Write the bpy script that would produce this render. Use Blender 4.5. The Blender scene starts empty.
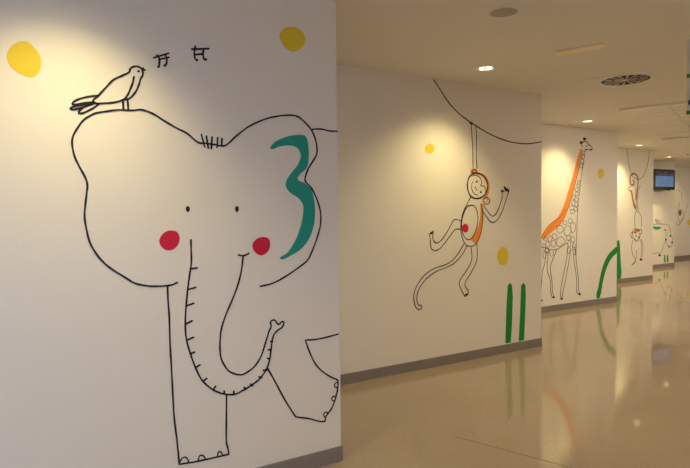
import bpy, bmesh, math, random
from mathutils import Vector, Matrix
random.seed(4)
C = bpy.context.scene.collection
F_PX=541.744; PITCH=0.037616; ROLL=-0.011534; H=2.7764; HB=0.0912; TH=0.527639
CORNER={'A': [-0.0386, 3.2431], 'B': [2.1726, 5.9924], 'C': [4.4575, 8.8695], 'D': [6.6667, 11.7195], 'E': [8.7559, 14.3907], 'F': [11.06, 17.0]}

# ---------------------------------------------------------------- materials
def srgb(h):
    v=[int(h[i:i+2],16)/255 for i in (0,2,4)]
    return tuple(x/12.92 if x<=.04045 else ((x+.055)/1.055)**2.4 for x in v)+(1,)
def mat(name, col, rough=.5, spec=.5, metal=0, bump=0, bscale=60, var=0, vscale=6, coat=0, coat_r=.1, em=None, es=0):
    m=bpy.data.materials.new(name); m.use_nodes=True; nt=m.node_tree; N=nt.nodes; Lk=nt.links
    b=N['Principled BSDF']; b.inputs['Base Color'].default_value=tuple(col)[:3]+(1,)
    b.inputs['Roughness'].default_value=rough; b.inputs['Specular IOR Level'].default_value=spec; b.inputs['Metallic'].default_value=metal
    b.inputs['Coat Weight'].default_value=coat; b.inputs['Coat Roughness'].default_value=coat_r
    if em: b.inputs['Emission Color'].default_value=tuple(em)[:3]+(1,); b.inputs['Emission Strength'].default_value=es
    tc=N.new('ShaderNodeTexCoord')
    if var:
        n=N.new('ShaderNodeTexNoise'); n.inputs['Scale'].default_value=vscale; n.inputs['Detail'].default_value=5
        Lk.new(tc.outputs['Object'],n.inputs['Vector'])
        mx=N.new('ShaderNodeMix'); mx.data_type='RGBA'; mx.inputs['A'].default_value=tuple(c*(1-var) for c in col[:3])+(1,); mx.inputs['B'].default_value=tuple(min(1,c*(1+var)) for c in col[:3])+(1,)
        Lk.new(n.outputs['Fac'],mx.inputs['Factor']); Lk.new(mx.outputs['Result'],b.inputs['Base Color'])
    if bump:
        n=N.new('ShaderNodeTexNoise'); n.inputs['Scale'].default_value=bscale; n.inputs['Detail'].default_value=3
        Lk.new(tc.outputs['Object'],n.inputs['Vector'])
        bp=N.new('ShaderNodeBump'); bp.inputs['Strength'].default_value=bump; bp.inputs['Distance'].default_value=.004
        Lk.new(n.outputs['Fac'],bp.inputs['Height']); Lk.new(bp.outputs['Normal'],b.inputs['Normal'])
    return m
M={}
M['wall']=mat('wall_paint',(.80,.775,.735),.55,.3,bump=.12,bscale=90,var=.012,vscale=3)
M['ceiling']=mat('ceiling_paint',(.80,.77,.73),.8,.2,var=.01,vscale=2)
M['metal_tile']=mat('ceiling_tile',(.78,.76,.70),.4,.4)
M['board']=mat('baseboard_vinyl',(.235,.21,.20),.45,.4,var=.06,vscale=14)
M['ink']=mat('black_paint',(.014,.012,.012),.5,.3)
M['brown']=mat('dark_brown_paint',(.055,.035,.028),.5,.3)
M['rust']=mat('rust_paint',(.36,.12,.03),.5,.3)
M['tan']=mat('ochre_paint',(.50,.25,.08),.5,.3)
M['orange']=mat('orange_paint',(.86,.28,.045),.5,.3,var=.12,vscale=25)
M['teal']=mat('teal_paint',(.014,.33,.27),.5,.3)
M['pink']=mat('crimson_paint',(.62,.008,.05),.5,.3)
M['yellow']=mat('yellow_paint',(.76,.585,.042),.5,.3)
M['green']=mat('green_paint',(.006,.26,.04),.5,.3)
M['cream']=mat('cream_paint',(.86,.84,.78),.5,.3)
M['white']=mat('white_enamel',(.78,.77,.74),.4,.4)
M['chrome']=mat('brushed_reflector',(.8,.8,.8),.25,.5,metal=1)
M['black']=mat('black_plastic',(.010,.010,.013),.5,.25)
M['vent_dark']=mat('vent_dark',(.012,.011,.010),.7,.2)
M['vane']=mat('vent_vane',(.60,.56,.50),.5,.4)
M['grille']=mat('speaker_mesh',(.47,.43,.36),.7,.3,bump=.6,bscale=400)
M['lamp']=mat('lamp_glass',(.9,.9,.85),.3,.5,em=(1,.88,.66),es=3.4)
M['amber']=mat('amber_diffuser',(.92,.84,.68),.4,.4)
M['amber_dark']=mat('deep_amber_tape',(.92,.76,.50),.4,.4)
M['sign']=mat('sign_face',(.74,.76,.80),.35,.4)
M['sign_green']=mat('sign_green',(.04,.22,.03),.4,.4)
M['sign_blue']=mat('sign_navy',(.02,.02,.09),.4,.4)
M['screen_blue']=mat('screen_blue',(.02,.03,.05),.45,.2,em=(.13,.25,.44),es=.6)
M['screen_line']=mat('screen_line',(.02,.03,.05),.45,.2,em=(.10,.20,.38),es=.45)
M['screen_dark']=mat('screen_dark',(.015,.015,.02),.45,.2,em=(.035,.028,.06),es=.35)
M['screen_text']=mat('screen_text',(.015,.015,.02),.45,.2,em=(.45,.27,.32),es=.18)
M['frame']=mat('window_frame_grey',(.5,.5,.5),.4,.5)
M['joint']=mat('floor_joint',(.16,.11,.07),.5,.4)
M['outside']=mat('outside_paving',(.35,.36,.35),.9,.2,var=.15,vscale=2)
# polished resin floor with fine speckle
def floor_mat():
    m=mat('polished_floor',(.44,.36,.265),.16,.62)
    nt=m.node_tree; N=nt.nodes; Lk=nt.links; b=N['Principled BSDF']; tc=N.new('ShaderNodeTexCoord')
    n=N.new('ShaderNodeTexNoise'); n.inputs['Scale'].default_value=55; n.inputs['Detail'].default_value=6; n.inputs['Roughness'].default_value=.7
    n2=N.new('ShaderNodeTexNoise'); n2.inputs['Scale'].default_value=.9; n2.inputs['Detail'].default_value=4
    Lk.new(tc.outputs['Object'],n.inputs['Vector']); Lk.new(tc.outputs['Object'],n2.inputs['Vector'])
    r=N.new('ShaderNodeValToRGB'); r.color_ramp.elements[0].position=.30; r.color_ramp.elements[0].color=(.31,.24,.17,1); r.color_ramp.elements[1].position=.72; r.color_ramp.elements[1].color=(.44,.36,.265,1)
    mm=N.new('ShaderNodeMath'); mm.operation='MULTIPLY_ADD'; mm.inputs[1].default_value=.35; Lk.new(n2.outputs['Fac'],mm.inputs[0])
    m3=N.new('ShaderNodeMath'); m3.operation='MULTIPLY'; m3.inputs[1].default_value=.65; Lk.new(n.outputs['Fac'],m3.inputs[0]); Lk.new(m3.outputs[0],mm.inputs[2])
    Lk.new(mm.outputs[0],r.inputs['Fac']); Lk.new(r.outputs['Color'],b.inputs['Base Color'])
    rr=N.new('ShaderNodeMapRange'); rr.inputs['To Min'].default_value=.035; rr.inputs['To Max'].default_value=.09; Lk.new(n2.outputs['Fac'],rr.inputs['Value']); Lk.new(rr.outputs['Result'],b.inputs['Roughness'])
    return m
M['floor']=floor_mat()
def glass_mat():
    m=bpy.data.materials.new('window_glass'); m.use_nodes=True; nt=m.node_tree; N=nt.nodes; N.clear()
    o=N.new('ShaderNodeOutputMaterial'); mx=N.new('ShaderNodeMixShader'); t=N.new('ShaderNodeBsdfTransparent'); g=N.new('ShaderNodeBsdfGlossy'); g.inputs['Roughness'].default_value=.02
    f=N.new('ShaderNodeFresnel'); f.inputs['IOR'].default_value=1.3
    nt.links.new(f.outputs[0],mx.inputs[0]); nt.links.new(t.outputs[0],mx.inputs[1]); nt.links.new(g.outputs[0],mx.inputs[2]); nt.links.new(mx.outputs[0],o.inputs[0]); return m
M['glass']=glass_mat()

# ---------------------------------------------------------------- helpers
def obj(name, bm, m, parent=None):
    bmesh.ops.recalc_face_normals(bm, faces=bm.faces)
    me=bpy.data.meshes.new(name); bm.to_mesh(me); bm.free(); me.materials.append(M[m])
    o=bpy.data.objects.new(name,me); C.objects.link(o)
    if parent: o.parent=parent
    return o
def thing(name, label, cat, loc=(0,0,0), rz=0, group=None):
    o=bpy.data.objects.new(name,None); C.objects.link(o); o.location=loc; o.rotation_euler=(0,0,rz); o.empty_display_size=.1
    return tag(o,label,cat,group)
def tag(o,label,cat,group=None):
    o['label']=label; o['category']=cat
    if group: o['group']=group
    return o
def struct(name,bm,m,parent=None):
    o=obj(name,bm,m,parent)
    if not parent: o['kind']='structure'
    return o
def box(bm,x0,x1,y0,y1,z0,z1):
    r=bmesh.ops.create_cube(bm,size=1,matrix=Matrix.Translation(((x0+x1)/2,(y0+y1)/2,(z0+z1)/2))@Matrix.Diagonal((abs(x1-x0),abs(y1-y0),abs(z1-z0),1)))
    return r
def prism(bm,pts,z0,z1):
    a=[bm.verts.new((x,y,z0)) for x,y in pts]; b=[bm.verts.new((x,y,z1)) for x,y in pts]; n=len(pts)
    bm.faces.new(a); bm.faces.new(b)
    for i in range(n): bm.faces.new((a[i],a[(i+1)%n],b[(i+1)%n],b[i]))
def lathe(bm,prof,n=40,closed=False):
    rings=[[bm.verts.new((r*math.cos(2*math.pi*k/n),r*math.sin(2*math.pi*k/n),z)) for k in range(n)] for r,z in prof]
    m=len(rings)
    for i in range(m if closed else m-1):
        A,B=rings[i],rings[(i+1)%m]
        for k in range(n): bm.faces.new((A[k],A[(k+1)%n],B[(k+1)%n],B[k]))
    return rings
def disc(bm,r,z,n=40):
    bm.faces.new([bm.verts.new((r*math.cos(2*math.pi*k/n),r*math.sin(2*math.pi*k/n),z)) for k in range(n)])

# ---------------------------------------------------------------- corridor frame
ct,st=math.cos(TH),math.sin(TH)
A=Vector(CORNER['A']); per=(Vector(CORNER['E'])-Vector(CORNER['B']))/3
sd=per.normalized(); nd=Vector((sd.y,-sd.x))          # along the corridor, across it
def K(s,n): return A+sd*s+nd*n
SA=math.atan2(sd.y,sd.x)
keys=['Y','Z','A','B','C','D','E','F','G']
CORNER['Z']=tuple(A-per); CORNER['Y']=tuple(A-per*2); CORNER['G']=tuple(Vector(CORNER['F'])+per)
nw=Vector((st,-ct)); td=Vector((ct,st))
# saw-tooth corridor wall: one drawn panel and its return per bay
WT=.14
for i,k in enumerate(keys[1:],1):
    R=Vector(CORNER[k]); Pv=Vector(CORNER[keys[i-1]])
    u=(Pv-R).dot(td)                         # negative: where the bay begins
    L=R+td*u                                 # inner corner
    bk=-nw*WT; P2=Pv+bk
    bm=bmesh.new(); prism(bm,[tuple(v) for v in (R,L,P2,P2-td*WT,L+bk-td*WT,R+bk)],0,H+.12)
    w=struct('wall_left',bm,'wall')
    bm=bmesh.new(); t_=.011
    bb=[R,R+nw*t_,L+nw*t_+td*t_,Pv+td*t_,Pv,L]
    prism(bm,[tuple(v) for v in bb],.0,HB)
    b=struct('baseboard_left',bm,'board')
# floor, ceiling, opposite wall, end walls
S0,S1,NL,NR=-7.08,21.3,-2.2,3.6
def rect(s0,s1,n0,n1): return [tuple(K(s,n)) for s,n in ((s0,n0),(s1,n0),(s1,n1),(s0,n1))]
bm=bmesh.new(); prism(bm,rect(S0-.2,S1+.2,NL-.3,NR+.2),-.12,0); struct('floor',bm,'floor')
bm=bmesh.new(); box(bm,0,9.5,-.003,.003,-.001,.0006); j=struct('trim_1',bm,'joint')
j.location=tuple(Vector((.72,3.575)))+(0,); j.rotation_euler=(0,0,SA-math.pi/2); j.scale=(.29,1,1)
# downlight positions
DLP=[]
for k in ('Z','A','B','C','D','E','F'):
    R=Vector(CORNER[k]); t0,n0=dict(B=(-1.352,.518),C=(-1.40,.45),D=(-1.24,.43),E=(-1.42,.62)).get(k,(-1.352,.518)); DLP.append((k,R+td*t0+nw*n0))
RD=.078
FILL_POS=[K(-5.3+i*3.53,2.85) for i in range(8)]  # spots for the added fill lights, out of view
def ceiling():
    bm=bmesh.new(); edges=[]
    def loop(pts,z):
        v=[bm.verts.new((x,y,z)) for x,y in pts]; return v,[bm.edges.new((v[i],v[(i+1)%len(v)])) for i in range(len(v))]
    rr=rect(S0-.2,S1+.2,NL-.3,NR+.2)
    _,e=loop(rr,H); edges+=e; holes=[]
    for p in [q for _,q in DLP]+FILL_POS:
        v,e=loop([(p.x+RD*math.cos(2*math.pi*a/32),p.y+RD*math.sin(2*math.pi*a/32)) for a in range(32)],H); edges+=e; holes.append(v)
    bmesh.ops.triangle_fill(bm,edges=edges,use_beauty=True)
    for v in holes:
        t=[bm.verts.new((a.co.x,a.co.y,H+.12)) for a in v]
        for i in range(32): bm.faces.new((v[i],v[(i+1)%32],t[(i+1)%32],t[i]))
        bm.faces.new(t)
    v2=[bm.verts.new((x,y,H+.16)) for x,y in rr]; bm.faces.new(v2)
    return struct('ceiling',bm,'ceiling')
ceiling()
# opposite wall with daylight windows
wins=[(-6.6,-4.6),(-4.2,-2.2)]
SILL,HEAD=.95,2.6
def local(o): o.location=tuple(K(0,0))+(0,); o.rotation_euler=(0,0,SA); return o
# local frame: x = along corridor, y = -n
bm=bmesh.new(); x=S0
for a,b in wins+[(S1,S1)]:
    box(bm,x,a,-NR-.2,-NR,0,H+.1)
    if b>a: box(bm,a,b,-NR-.2,-NR,0,SILL); box(bm,a,b,-NR-.2,-NR,HEAD,H+.1)
    x=b
local(struct('wall_right',bm,'wall'))
bm=bmesh.new(); box(bm,S0,S1,-NR,-NR+.011,0,HB); local(struct('baseboard_right',bm,'board'))
bm=bmesh.new(); box(bm,S1,S1+.15,-NR-.2,-NL+2,0,H+.1); local(struct('wall_far',bm,'wall'))
bm=bmesh.new(); box(bm,S0-.15,S0,-NR-.2,-NL+2,0,H+.1); local(struct('wall_near',bm,'wall'))
for i,(a,b) in enumerate(wins,1):
    bm=bmesh.new()
    for x0,x1,z0,z1 in ((a,a+.05,SILL,HEAD),(b-.05,b,SILL,HEAD),(a+.05,b-.05,SILL,SILL+.05),(a+.05,b-.05,HEAD-.05,HEAD),((a+b)/2-.025,(a+b)/2+.025,SILL+.05,HEAD-.05)):
        box(bm,x0,x1,-NR-.13,-NR-.07,z0,z1)
    w=local(struct('window_%d'%i,bm,'frame'))
    bm=bmesh.new(); box(bm,a+.05,(a+b)/2-.025,-NR-.103,-NR-.097,SILL+.05,HEAD-.05); box(bm,(a+b)/2+.025,b-.05,-NR-.103,-NR-.097,SILL+.05,HEAD-.05)
    g=struct('window_pane',bm,'glass',w)
    l=bpy.data.lights.new('window_portal','AREA'); l.shape='RECTANGLE'; l.size=b-a; l.size_y=HEAD-SILL; l.cycles.is_portal=True
    lo=bpy.data.objects.new('window_portal',l); C.objects.link(lo)
    c=K((a+b)/2,NR+.16); lo.location=(c.x,c.y,(SILL+HEAD)/2)
    lo.rotation_euler=Vector((-nd.x,-nd.y,0)).to_track_quat('-Z','Y').to_euler()

# ---------------------------------------------------------------- drawings on the wall
def catmull(P,closed,k=5):
    P=[Vector(p) for p in P]; n=len(P)
    if n<3: return P
    out=[]
    for i in range(n if closed else n-1):
        p1,p2=P[i],P[(i+1)%n]
        if (p2-p1).length<1e-6: continue
        p0=P[i-1] if (closed or i>0) else p1*2-p2
        p3=P[(i+2)%n] if (closed or i+2<n) else p2*2-p1
        if (p1-p0).length<1e-6: p0=p1*2-p2
        if (p3-p2).length<1e-6: p3=p2*2-p1
        # centripetal-like damping of uneven spacing
        l=(p2-p1).length; m1=(p2-p0)*(l/((p2-p0).length+1e-9)); m2=(p3-p1)*(l/((p3-p1).length+1e-9))
        for j in range(k):
            t=j/k; h1=2*t**3-3*t*t+1; h2=t**3-2*t*t+t; h3=-2*t**3+3*t*t; h4=t**3-t*t
            out.append(p1*h1+m1*h2+p2*h3+m2*h4)
    if not closed: out.append(P[-1])
    return out
LAYER=dict(orange=.0010,teal=.0010,yellow=.0010,green=.0010,pink=.0013,tan=.0012,rust=.0014,cream=.0015,ink=.0020,brown=.0018)
def ribbon(bm,pts,w,closed,y):
    n=len(pts); Lf=[];Rt=[]; ph=random.random()*9
    for i,p in enumerate(pts):
        a=pts[i-1] if (i>0 or closed) else p; b=pts[(i+1)%n] if (i<n-1 or closed) else p
        t=(b-a); t=t.normalized() if t.length>1e-9 else Vector((1,0)); nn=Vector((-t.y,t.x))
        hw=w/2*(1+.10*math.sin(i*.7+ph)); Lf.append(p+nn*hw); Rt.append(p-nn*hw)
    def V(q,yy): return bm.verts.new((q.x,yy,q.y))
    fl=[V(q,-y) for q in Lf]; fr=[V(q,-y) for q in Rt]; bl=[V(q,-.0002) for q in Lf]; br=[V(q,-.0002) for q in Rt]
    for i in range(n if closed else n-1):
        j=(i+1)%n
        for q in ((fl[i],fl[j],fr[j],fr[i]),(bl[i],bl[j],fl[j],fl[i]),(fr[i],fr[j],br[j],br[i])): bm.faces.new(q)
    if not closed:
        for e,o_ in ((0,1),(n-1,n-2)):
            c=pts[e]; d=(pts[e]-pts[o_]); d=d.normalized() if d.length>0 else Vector((1,0)); s=fl[e],fr[e]
            a0=Vector((fl[e].co.x,fl[e].co.z))-c; b0=Vector((fr[e].co.x,fr[e].co.z))-c
            m=[a0*math.cos(t)+d*(w/2)*math.sin(t) for t in (math.pi*.2,math.pi*.4,math.pi*.6,math.pi*.8)]
            cap=[V(c+q,-y) for q in m]
            bm.faces.new([fl[e]]+cap+[fr[e]])
def fill(bm,pts,y):
    f=[bm.verts.new((p.x,-y,p.y)) for p in pts]; b=[bm.verts.new((p.x,-.0002,p.y)) for p in pts]; n=len(pts)
    ff=bm.faces.new(f); ff.normal_update()
    for i in range(n): bm.faces.new((f[i],f[(i+1)%n],b[(i+1)%n],b[i]))
    bmesh.ops.triangulate(bm,faces=[ff],ngon_method='EAR_CLIP')
DRAWINGS=[
{"name":"elephant_drawing","label":"big black outline drawing of an elephant with pink cheeks on the nearest wall","cat":"drawing","wall":"A","group":None,"parts":[
 {"n":"head_outline","m":"ink","k":"s","c":0,"w":0.0092,"sm":1,"g":[[[-0.954,1.157],[-0.981,1.147],[-1.022,1.145],[-1.079,1.148],[-1.126,1.158],[-1.161,1.171],[-1.199,1.199],[-1.254,1.24],[-1.29,1.273],[-1.322,1.314],[-1.353,1.376],[-1.366,1.438],[-1.373,1.497],[-1.369,1.548],[-1.361,1.611],[-1.357,1.65],[-1.365,1.684],[-1.389,1.734],[-1.407,1.779],[-1.416,1.833],[-1.412,1.872],[-1.392,1.912],[-1.366,1.951],[-1.337,1.974],[-1.312,1.988],[-1.264,2.001],[-1.212,2.012],[-1.151,2.015],[-1.109,2.022],[-1.081,2.017],[-1.05,2.006],[-0.995,1.974],[-0.938,1.944],[-0.884,1.919],[-0.83,1.877],[-0.794,1.875],[-0.747,1.871],[-0.704,1.866],[-0.678,1.874],[-0.622,1.926],[-0.546,1.983],[-0.458,2.026],[-0.388,2.047],[-0.327,2.058],[-0.276,2.06],[-0.244,2.049],[-0.208,2.022],[-0.173,1.986],[-0.15,1.939],[-0.139,1.891],[-0.142,1.846],[-0.173,1.797],[-0.198,1.76],[-0.218,1.706],[-0.216,1.688],[-0.181,1.654],[-0.15,1.601],[-0.123,1.523],[-0.119,1.474],[-0.125,1.423],[-0.147,1.357],[-0.176,1.29],[-0.209,1.233],[-0.253,1.202],[-0.353,1.146],[-0.43,1.114],[-0.504,1.103]]],"l":None},
 {"n":"back_outline","m":"ink","k":"s","c":0,"w":0.0092,"sm":1,"g":[[[-0.173,1.986],[-0.154,1.992],[-0.105,1.995],[-0.05,1.988],[-0.002,1.99]]],"l":None},
 {"n":"hair","m":"ink","k":"s","c":0,"w":0.0092,"sm":1,"g":[[[-0.813,1.919],[-0.797,1.857]]],"l":None},
 {"n":"hair","m":"ink","k":"s","c":0,"w":0.0092,"sm":1,"g":[[[-0.787,1.912],[-0.778,1.85]]],"l":None},
 {"n":"hair","m":"ink","k":"s","c":0,"w":0.0092,"sm":1,"g":[[[-0.757,1.91],[-0.762,1.849]]],"l":None},
 {"n":"hair","m":"ink","k":"s","c":0,"w":0.0092,"sm":1,"g":[[[-0.727,1.909],[-0.731,1.857]]],"l":None},
 {"n":"hair","m":"ink","k":"s","c":0,"w":0.0092,"sm":1,"g":[[[-0.704,1.905],[-0.706,1.867]]],"l":None},
 {"n":"eye","m":"ink","k":"f","c":1,"w":0,"sm":1,"g":[[[-0.881,1.533],[-0.882,1.526],[-0.886,1.52],[-0.891,1.518],[-0.896,1.52],[-0.9,1.526],[-0.901,1.533],[-0.9,1.541],[-0.896,1.546],[-0.891,1.548],[-0.886,1.546],[-0.882,1.54]]],"l":None},
 {"n":"eye","m":"ink","k":"f","c":1,"w":0,"sm":1,"g":[[[-0.619,1.532],[-0.621,1.524],[-0.624,1.518],[-0.629,1.516],[-0.634,1.518],[-0.638,1.524],[-0.639,1.532],[-0.638,1.539],[-0.634,1.545],[-0.629,1.547],[-0.624,1.545],[-0.62,1.539]]],"l":None},
 {"n":"cheek","m":"pink","k":"f","c":1,"w":0,"sm":1,"g":[[[-0.983,1.425],[-0.954,1.42],[-0.938,1.4],[-0.937,1.371],[-0.952,1.341],[-0.977,1.325],[-1.006,1.327],[-1.03,1.349],[-1.037,1.374],[-1.024,1.403],[-1.004,1.419]]],"l":"round crimson cheek"},
 {"n":"cheek","m":"pink","k":"f","c":1,"w":0,"sm":1,"g":[[[-0.478,1.376],[-0.448,1.365],[-0.44,1.339],[-0.446,1.307],[-0.467,1.284],[-0.496,1.274],[-0.525,1.289],[-0.544,1.32],[-0.539,1.347],[-0.514,1.369]]],"l":"round crimson cheek"},
 {"n":"mouth","m":"ink","k":"s","c":0,"w":0.0092,"sm":1,"g":[[[-0.626,1.283],[-0.602,1.278],[-0.583,1.281],[-0.567,1.289]]],"l":None},
 {"n":"trunk","m":"ink","k":"s","c":0,"w":0.0092,"sm":1,"g":[[[-0.879,1.374],[-0.879,1.321],[-0.879,1.26],[-0.887,1.209],[-0.899,1.132],[-0.911,1.033],[-0.917,0.951],[-0.914,0.864],[-0.895,0.783],[-0.87,0.705],[-0.843,0.643],[-0.813,0.603],[-0.769,0.564],[-0.715,0.536],[-0.659,0.526],[-0.612,0.54],[-0.563,0.56],[-0.514,0.589],[-0.473,0.639],[-0.454,0.689],[-0.445,0.748],[-0.437,0.794],[-0.425,0.826],[-0.399,0.848],[-0.376,0.86],[-0.365,0.885],[-0.376,0.892],[-0.396,0.879],[-0.417,0.901],[-0.43,0.907],[-0.446,0.897],[-0.443,0.873],[-0.457,0.844],[-0.476,0.79],[-0.507,0.71],[-0.542,0.664],[-0.581,0.639],[-0.624,0.627],[-0.685,0.653],[-0.716,0.695],[-0.734,0.742],[-0.737,0.815],[-0.729,0.886],[-0.702,0.964],[-0.667,1.037],[-0.629,1.129],[-0.608,1.209],[-0.599,1.277]]],"l":None},
 {"n":"trunk_wrinkle","m":"ink","k":"s","c":0,"w":0.0092,"sm":1,"g":[[[-0.882,1.224],[-0.85,1.226]]],"l":None},
 {"n":"trunk_wrinkle","m":"ink","k":"s","c":0,"w":0.0092,"sm":1,"g":[[[-0.899,1.117],[-0.86,1.125]]],"l":None},
 {"n":"trunk_wrinkle","m":"ink","k":"s","c":0,"w":0.0092,"sm":1,"g":[[[-0.91,1.033],[-0.872,1.043]]],"l":None},
 {"n":"trunk_wrinkle","m":"ink","k":"s","c":0,"w":0.0092,"sm":1,"g":[[[-0.912,0.94],[-0.882,0.952]]],"l":None},
 {"n":"trunk_wrinkle","m":"ink","k":"s","c":0,"w":0.0092,"sm":1,"g":[[[-0.909,0.855],[-0.877,0.865]]],"l":None},
 {"n":"trunk_wrinkle","m":"ink","k":"s","c":0,"w":0.0092,"sm":1,"g":[[[-0.892,0.781],[-0.873,0.787]]],"l":None},
 {"n":"trunk_wrinkle","m":"ink","k":"s","c":0,"w":0.0092,"sm":1,"g":[[[-0.868,0.705],[-0.846,0.716]]],"l":None},
 {"n":"trunk_wrinkle","m":"ink","k":"s","c":0,"w":0.0092,"sm":1,"g":[[[-0.828,0.628],[-0.812,0.638]]],"l":None},
 {"n":"trunk_wrinkle","m":"ink","k":"s","c":0,"w":0.0092,"sm":1,"g":[[[-0.778,0.572],[-0.766,0.588]]],"l":None},
 {"n":"trunk_wrinkle","m":"ink","k":"s","c":0,"w":0.0092,"sm":1,"g":[[[-0.719,0.539],[-0.72,0.554]]],"l":None},
 {"n":"trunk_wrinkle","m":"ink","k":"s","c":0,"w":0.0092,"sm":1,"g":[[[-0.666,0.53],[-0.666,0.544]]],"l":None},
 {"n":"trunk_wrinkle","m":"ink","k":"s","c":0,"w":0.0092,"sm":1,"g":[[[-0.598,0.542],[-0.608,0.555]]],"l":None},
 {"n":"trunk_wrinkle","m":"ink","k":"s","c":0,"w":0.0092,"sm":1,"g":[[[-0.557,0.554],[-0.571,0.567]]],"l":None},
 {"n":"trunk_wrinkle","m":"ink","k":"s","c":0,"w":0.0092,"sm":1,"g":[[[-0.504,0.592],[-0.521,0.599]]],"l":None},
 {"n":"trunk_wrinkle","m":"ink","k":"s","c":0,"w":0.0092,"sm":1,"g":[[[-0.474,0.628],[-0.495,0.631]]],"l":None},
 {"n":"trunk_wrinkle","m":"ink","k":"s","c":0,"w":0.0092,"sm":1,"g":[[[-0.452,0.69],[-0.469,0.695]]],"l":None},
 {"n":"trunk_wrinkle","m":"ink","k":"s","c":0,"w":0.0092,"sm":1,"g":[[[-0.444,0.739],[-0.462,0.743]]],"l":None},
 {"n":"trunk_wrinkle","m":"ink","k":"s","c":0,"w":0.0092,"sm":1,"g":[[[-0.436,0.784],[-0.448,0.788]]],"l":None},
 {"n":"leg","m":"ink","k":"s","c":0,"w":0.0092,"sm":1,"g":[[[-1.002,1.144],[-1.001,1.072],[-0.997,0.986],[-0.996,0.84],[-0.992,0.724],[-0.989,0.607],[-0.984,0.459],[-0.974,0.352],[-0.964,0.214],[-0.964,0.214],[-0.883,0.207],[-0.794,0.205],[-0.7,0.204],[-0.7,0.204],[-0.705,0.237],[-0.713,0.276],[-0.711,0.376],[-0.707,0.53]]],"l":None},
 {"n":"toenail","m":"ink","k":"s","c":0,"w":0.00736,"sm":1,"g":[[[-0.962,0.221],[-0.95,0.241],[-0.934,0.244],[-0.921,0.23],[-0.915,0.209]]],"l":None},
 {"n":"toenail","m":"ink","k":"s","c":0,"w":0.00736,"sm":1,"g":[[[-0.865,0.212],[-0.861,0.23],[-0.847,0.234],[-0.836,0.225],[-0.828,0.207]]],"l":None},
 {"n":"toenail","m":"ink","k":"s","c":0,"w":0.00736,"sm":1,"g":[[[-0.763,0.208],[-0.758,0.229],[-0.749,0.231],[-0.74,0.22],[-0.735,0.206]]],"l":None},
 {"n":"leg","m":"ink","k":"s","c":0,"w":0.0092,"sm":1,"g":[[[-0.468,0.638],[-0.424,0.555],[-0.365,0.439],[-0.302,0.333],[-0.294,0.327],[-0.219,0.303],[-0.114,0.263],[-0.103,0.29],[-0.06,0.337],[-0.026,0.417],[-0.016,0.482],[-0.023,0.5],[-0.059,0.519],[-0.126,0.57],[-0.171,0.624],[-0.21,0.706],[-0.231,0.768],[-0.231,0.768],[-0.179,0.763],[-0.101,0.766],[-0.011,0.776]]],"l":None},
 {"n":"toenail","m":"ink","k":"s","c":0,"w":0.00736,"sm":1,"g":[[[-0.026,0.453],[-0.04,0.46],[-0.039,0.475],[-0.028,0.483],[-0.017,0.479]]],"l":None},
 {"n":"toenail","m":"ink","k":"s","c":0,"w":0.00736,"sm":1,"g":[[[-0.041,0.371],[-0.059,0.383],[-0.061,0.395],[-0.05,0.403],[-0.036,0.401]]],"l":None},
 {"n":"toenail","m":"ink","k":"s","c":0,"w":0.00736,"sm":1,"g":[[[-0.108,0.286],[-0.117,0.301],[-0.113,0.314],[-0.102,0.317],[-0.087,0.307]]],"l":None},
 {"n":"ear_patch","m":"teal","k":"f","c":1,"w":0,"sm":1,"g":[[[-0.428,1.863],[-0.416,1.891],[-0.381,1.916],[-0.319,1.941],[-0.267,1.951],[-0.219,1.952],[-0.203,1.936],[-0.194,1.889],[-0.192,1.831],[-0.206,1.768],[-0.249,1.729],[-0.264,1.71],[-0.26,1.694],[-0.218,1.677],[-0.176,1.635],[-0.158,1.562],[-0.157,1.484],[-0.17,1.418],[-0.196,1.359],[-0.245,1.303],[-0.309,1.267],[-0.382,1.249],[-0.335,1.283],[-0.287,1.348],[-0.259,1.409],[-0.237,1.483],[-0.234,1.552],[-0.262,1.591],[-0.314,1.623],[-0.339,1.656],[-0.336,1.689],[-0.307,1.732],[-0.264,1.781],[-0.244,1.827],[-0.249,1.857],[-0.268,1.88],[-0.309,1.889],[-0.371,1.881]]],"l":"teal brushstroke inside the right ear"}]},
{"name":"yellow_dot","label":"larger yellow dot at the upper left of the nearest wall","cat":"dot","wall":"A","group":"painted yellow dots","parts":[
 {"n":"dot","m":"yellow","k":"f","c":1,"w":0,"sm":1,"g":[[[-1.605,2.28],[-1.582,2.282],[-1.56,2.264],[-1.538,2.233],[-1.531,2.201],[-1.537,2.163],[-1.554,2.135],[-1.571,2.126],[-1.596,2.13],[-1.628,2.144],[-1.652,2.167],[-1.662,2.195],[-1.66,2.224],[-1.643,2.255],[-1.624,2.272]]],"l":None}],"whole":1},
{"name":"yellow_dot","label":"yellow dot above the elephant right ear, right of the music notes","cat":"dot","wall":"A","group":"painted yellow dots","parts":[
 {"n":"dot","m":"yellow","k":"f","c":1,"w":0,"sm":1,"g":[[[-0.279,2.557],[-0.243,2.552],[-0.213,2.529],[-0.203,2.501],[-0.214,2.467],[-0.245,2.433],[-0.279,2.418],[-0.311,2.423],[-0.34,2.443],[-0.357,2.473],[-0.364,2.498],[-0.35,2.527],[-0.321,2.547]]],"l":None}],"whole":1},
{"name":"bird_drawing","label":"black outline bird perched on the elephant head, singing","cat":"drawing","wall":"A","group":None,"parts":[
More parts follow.
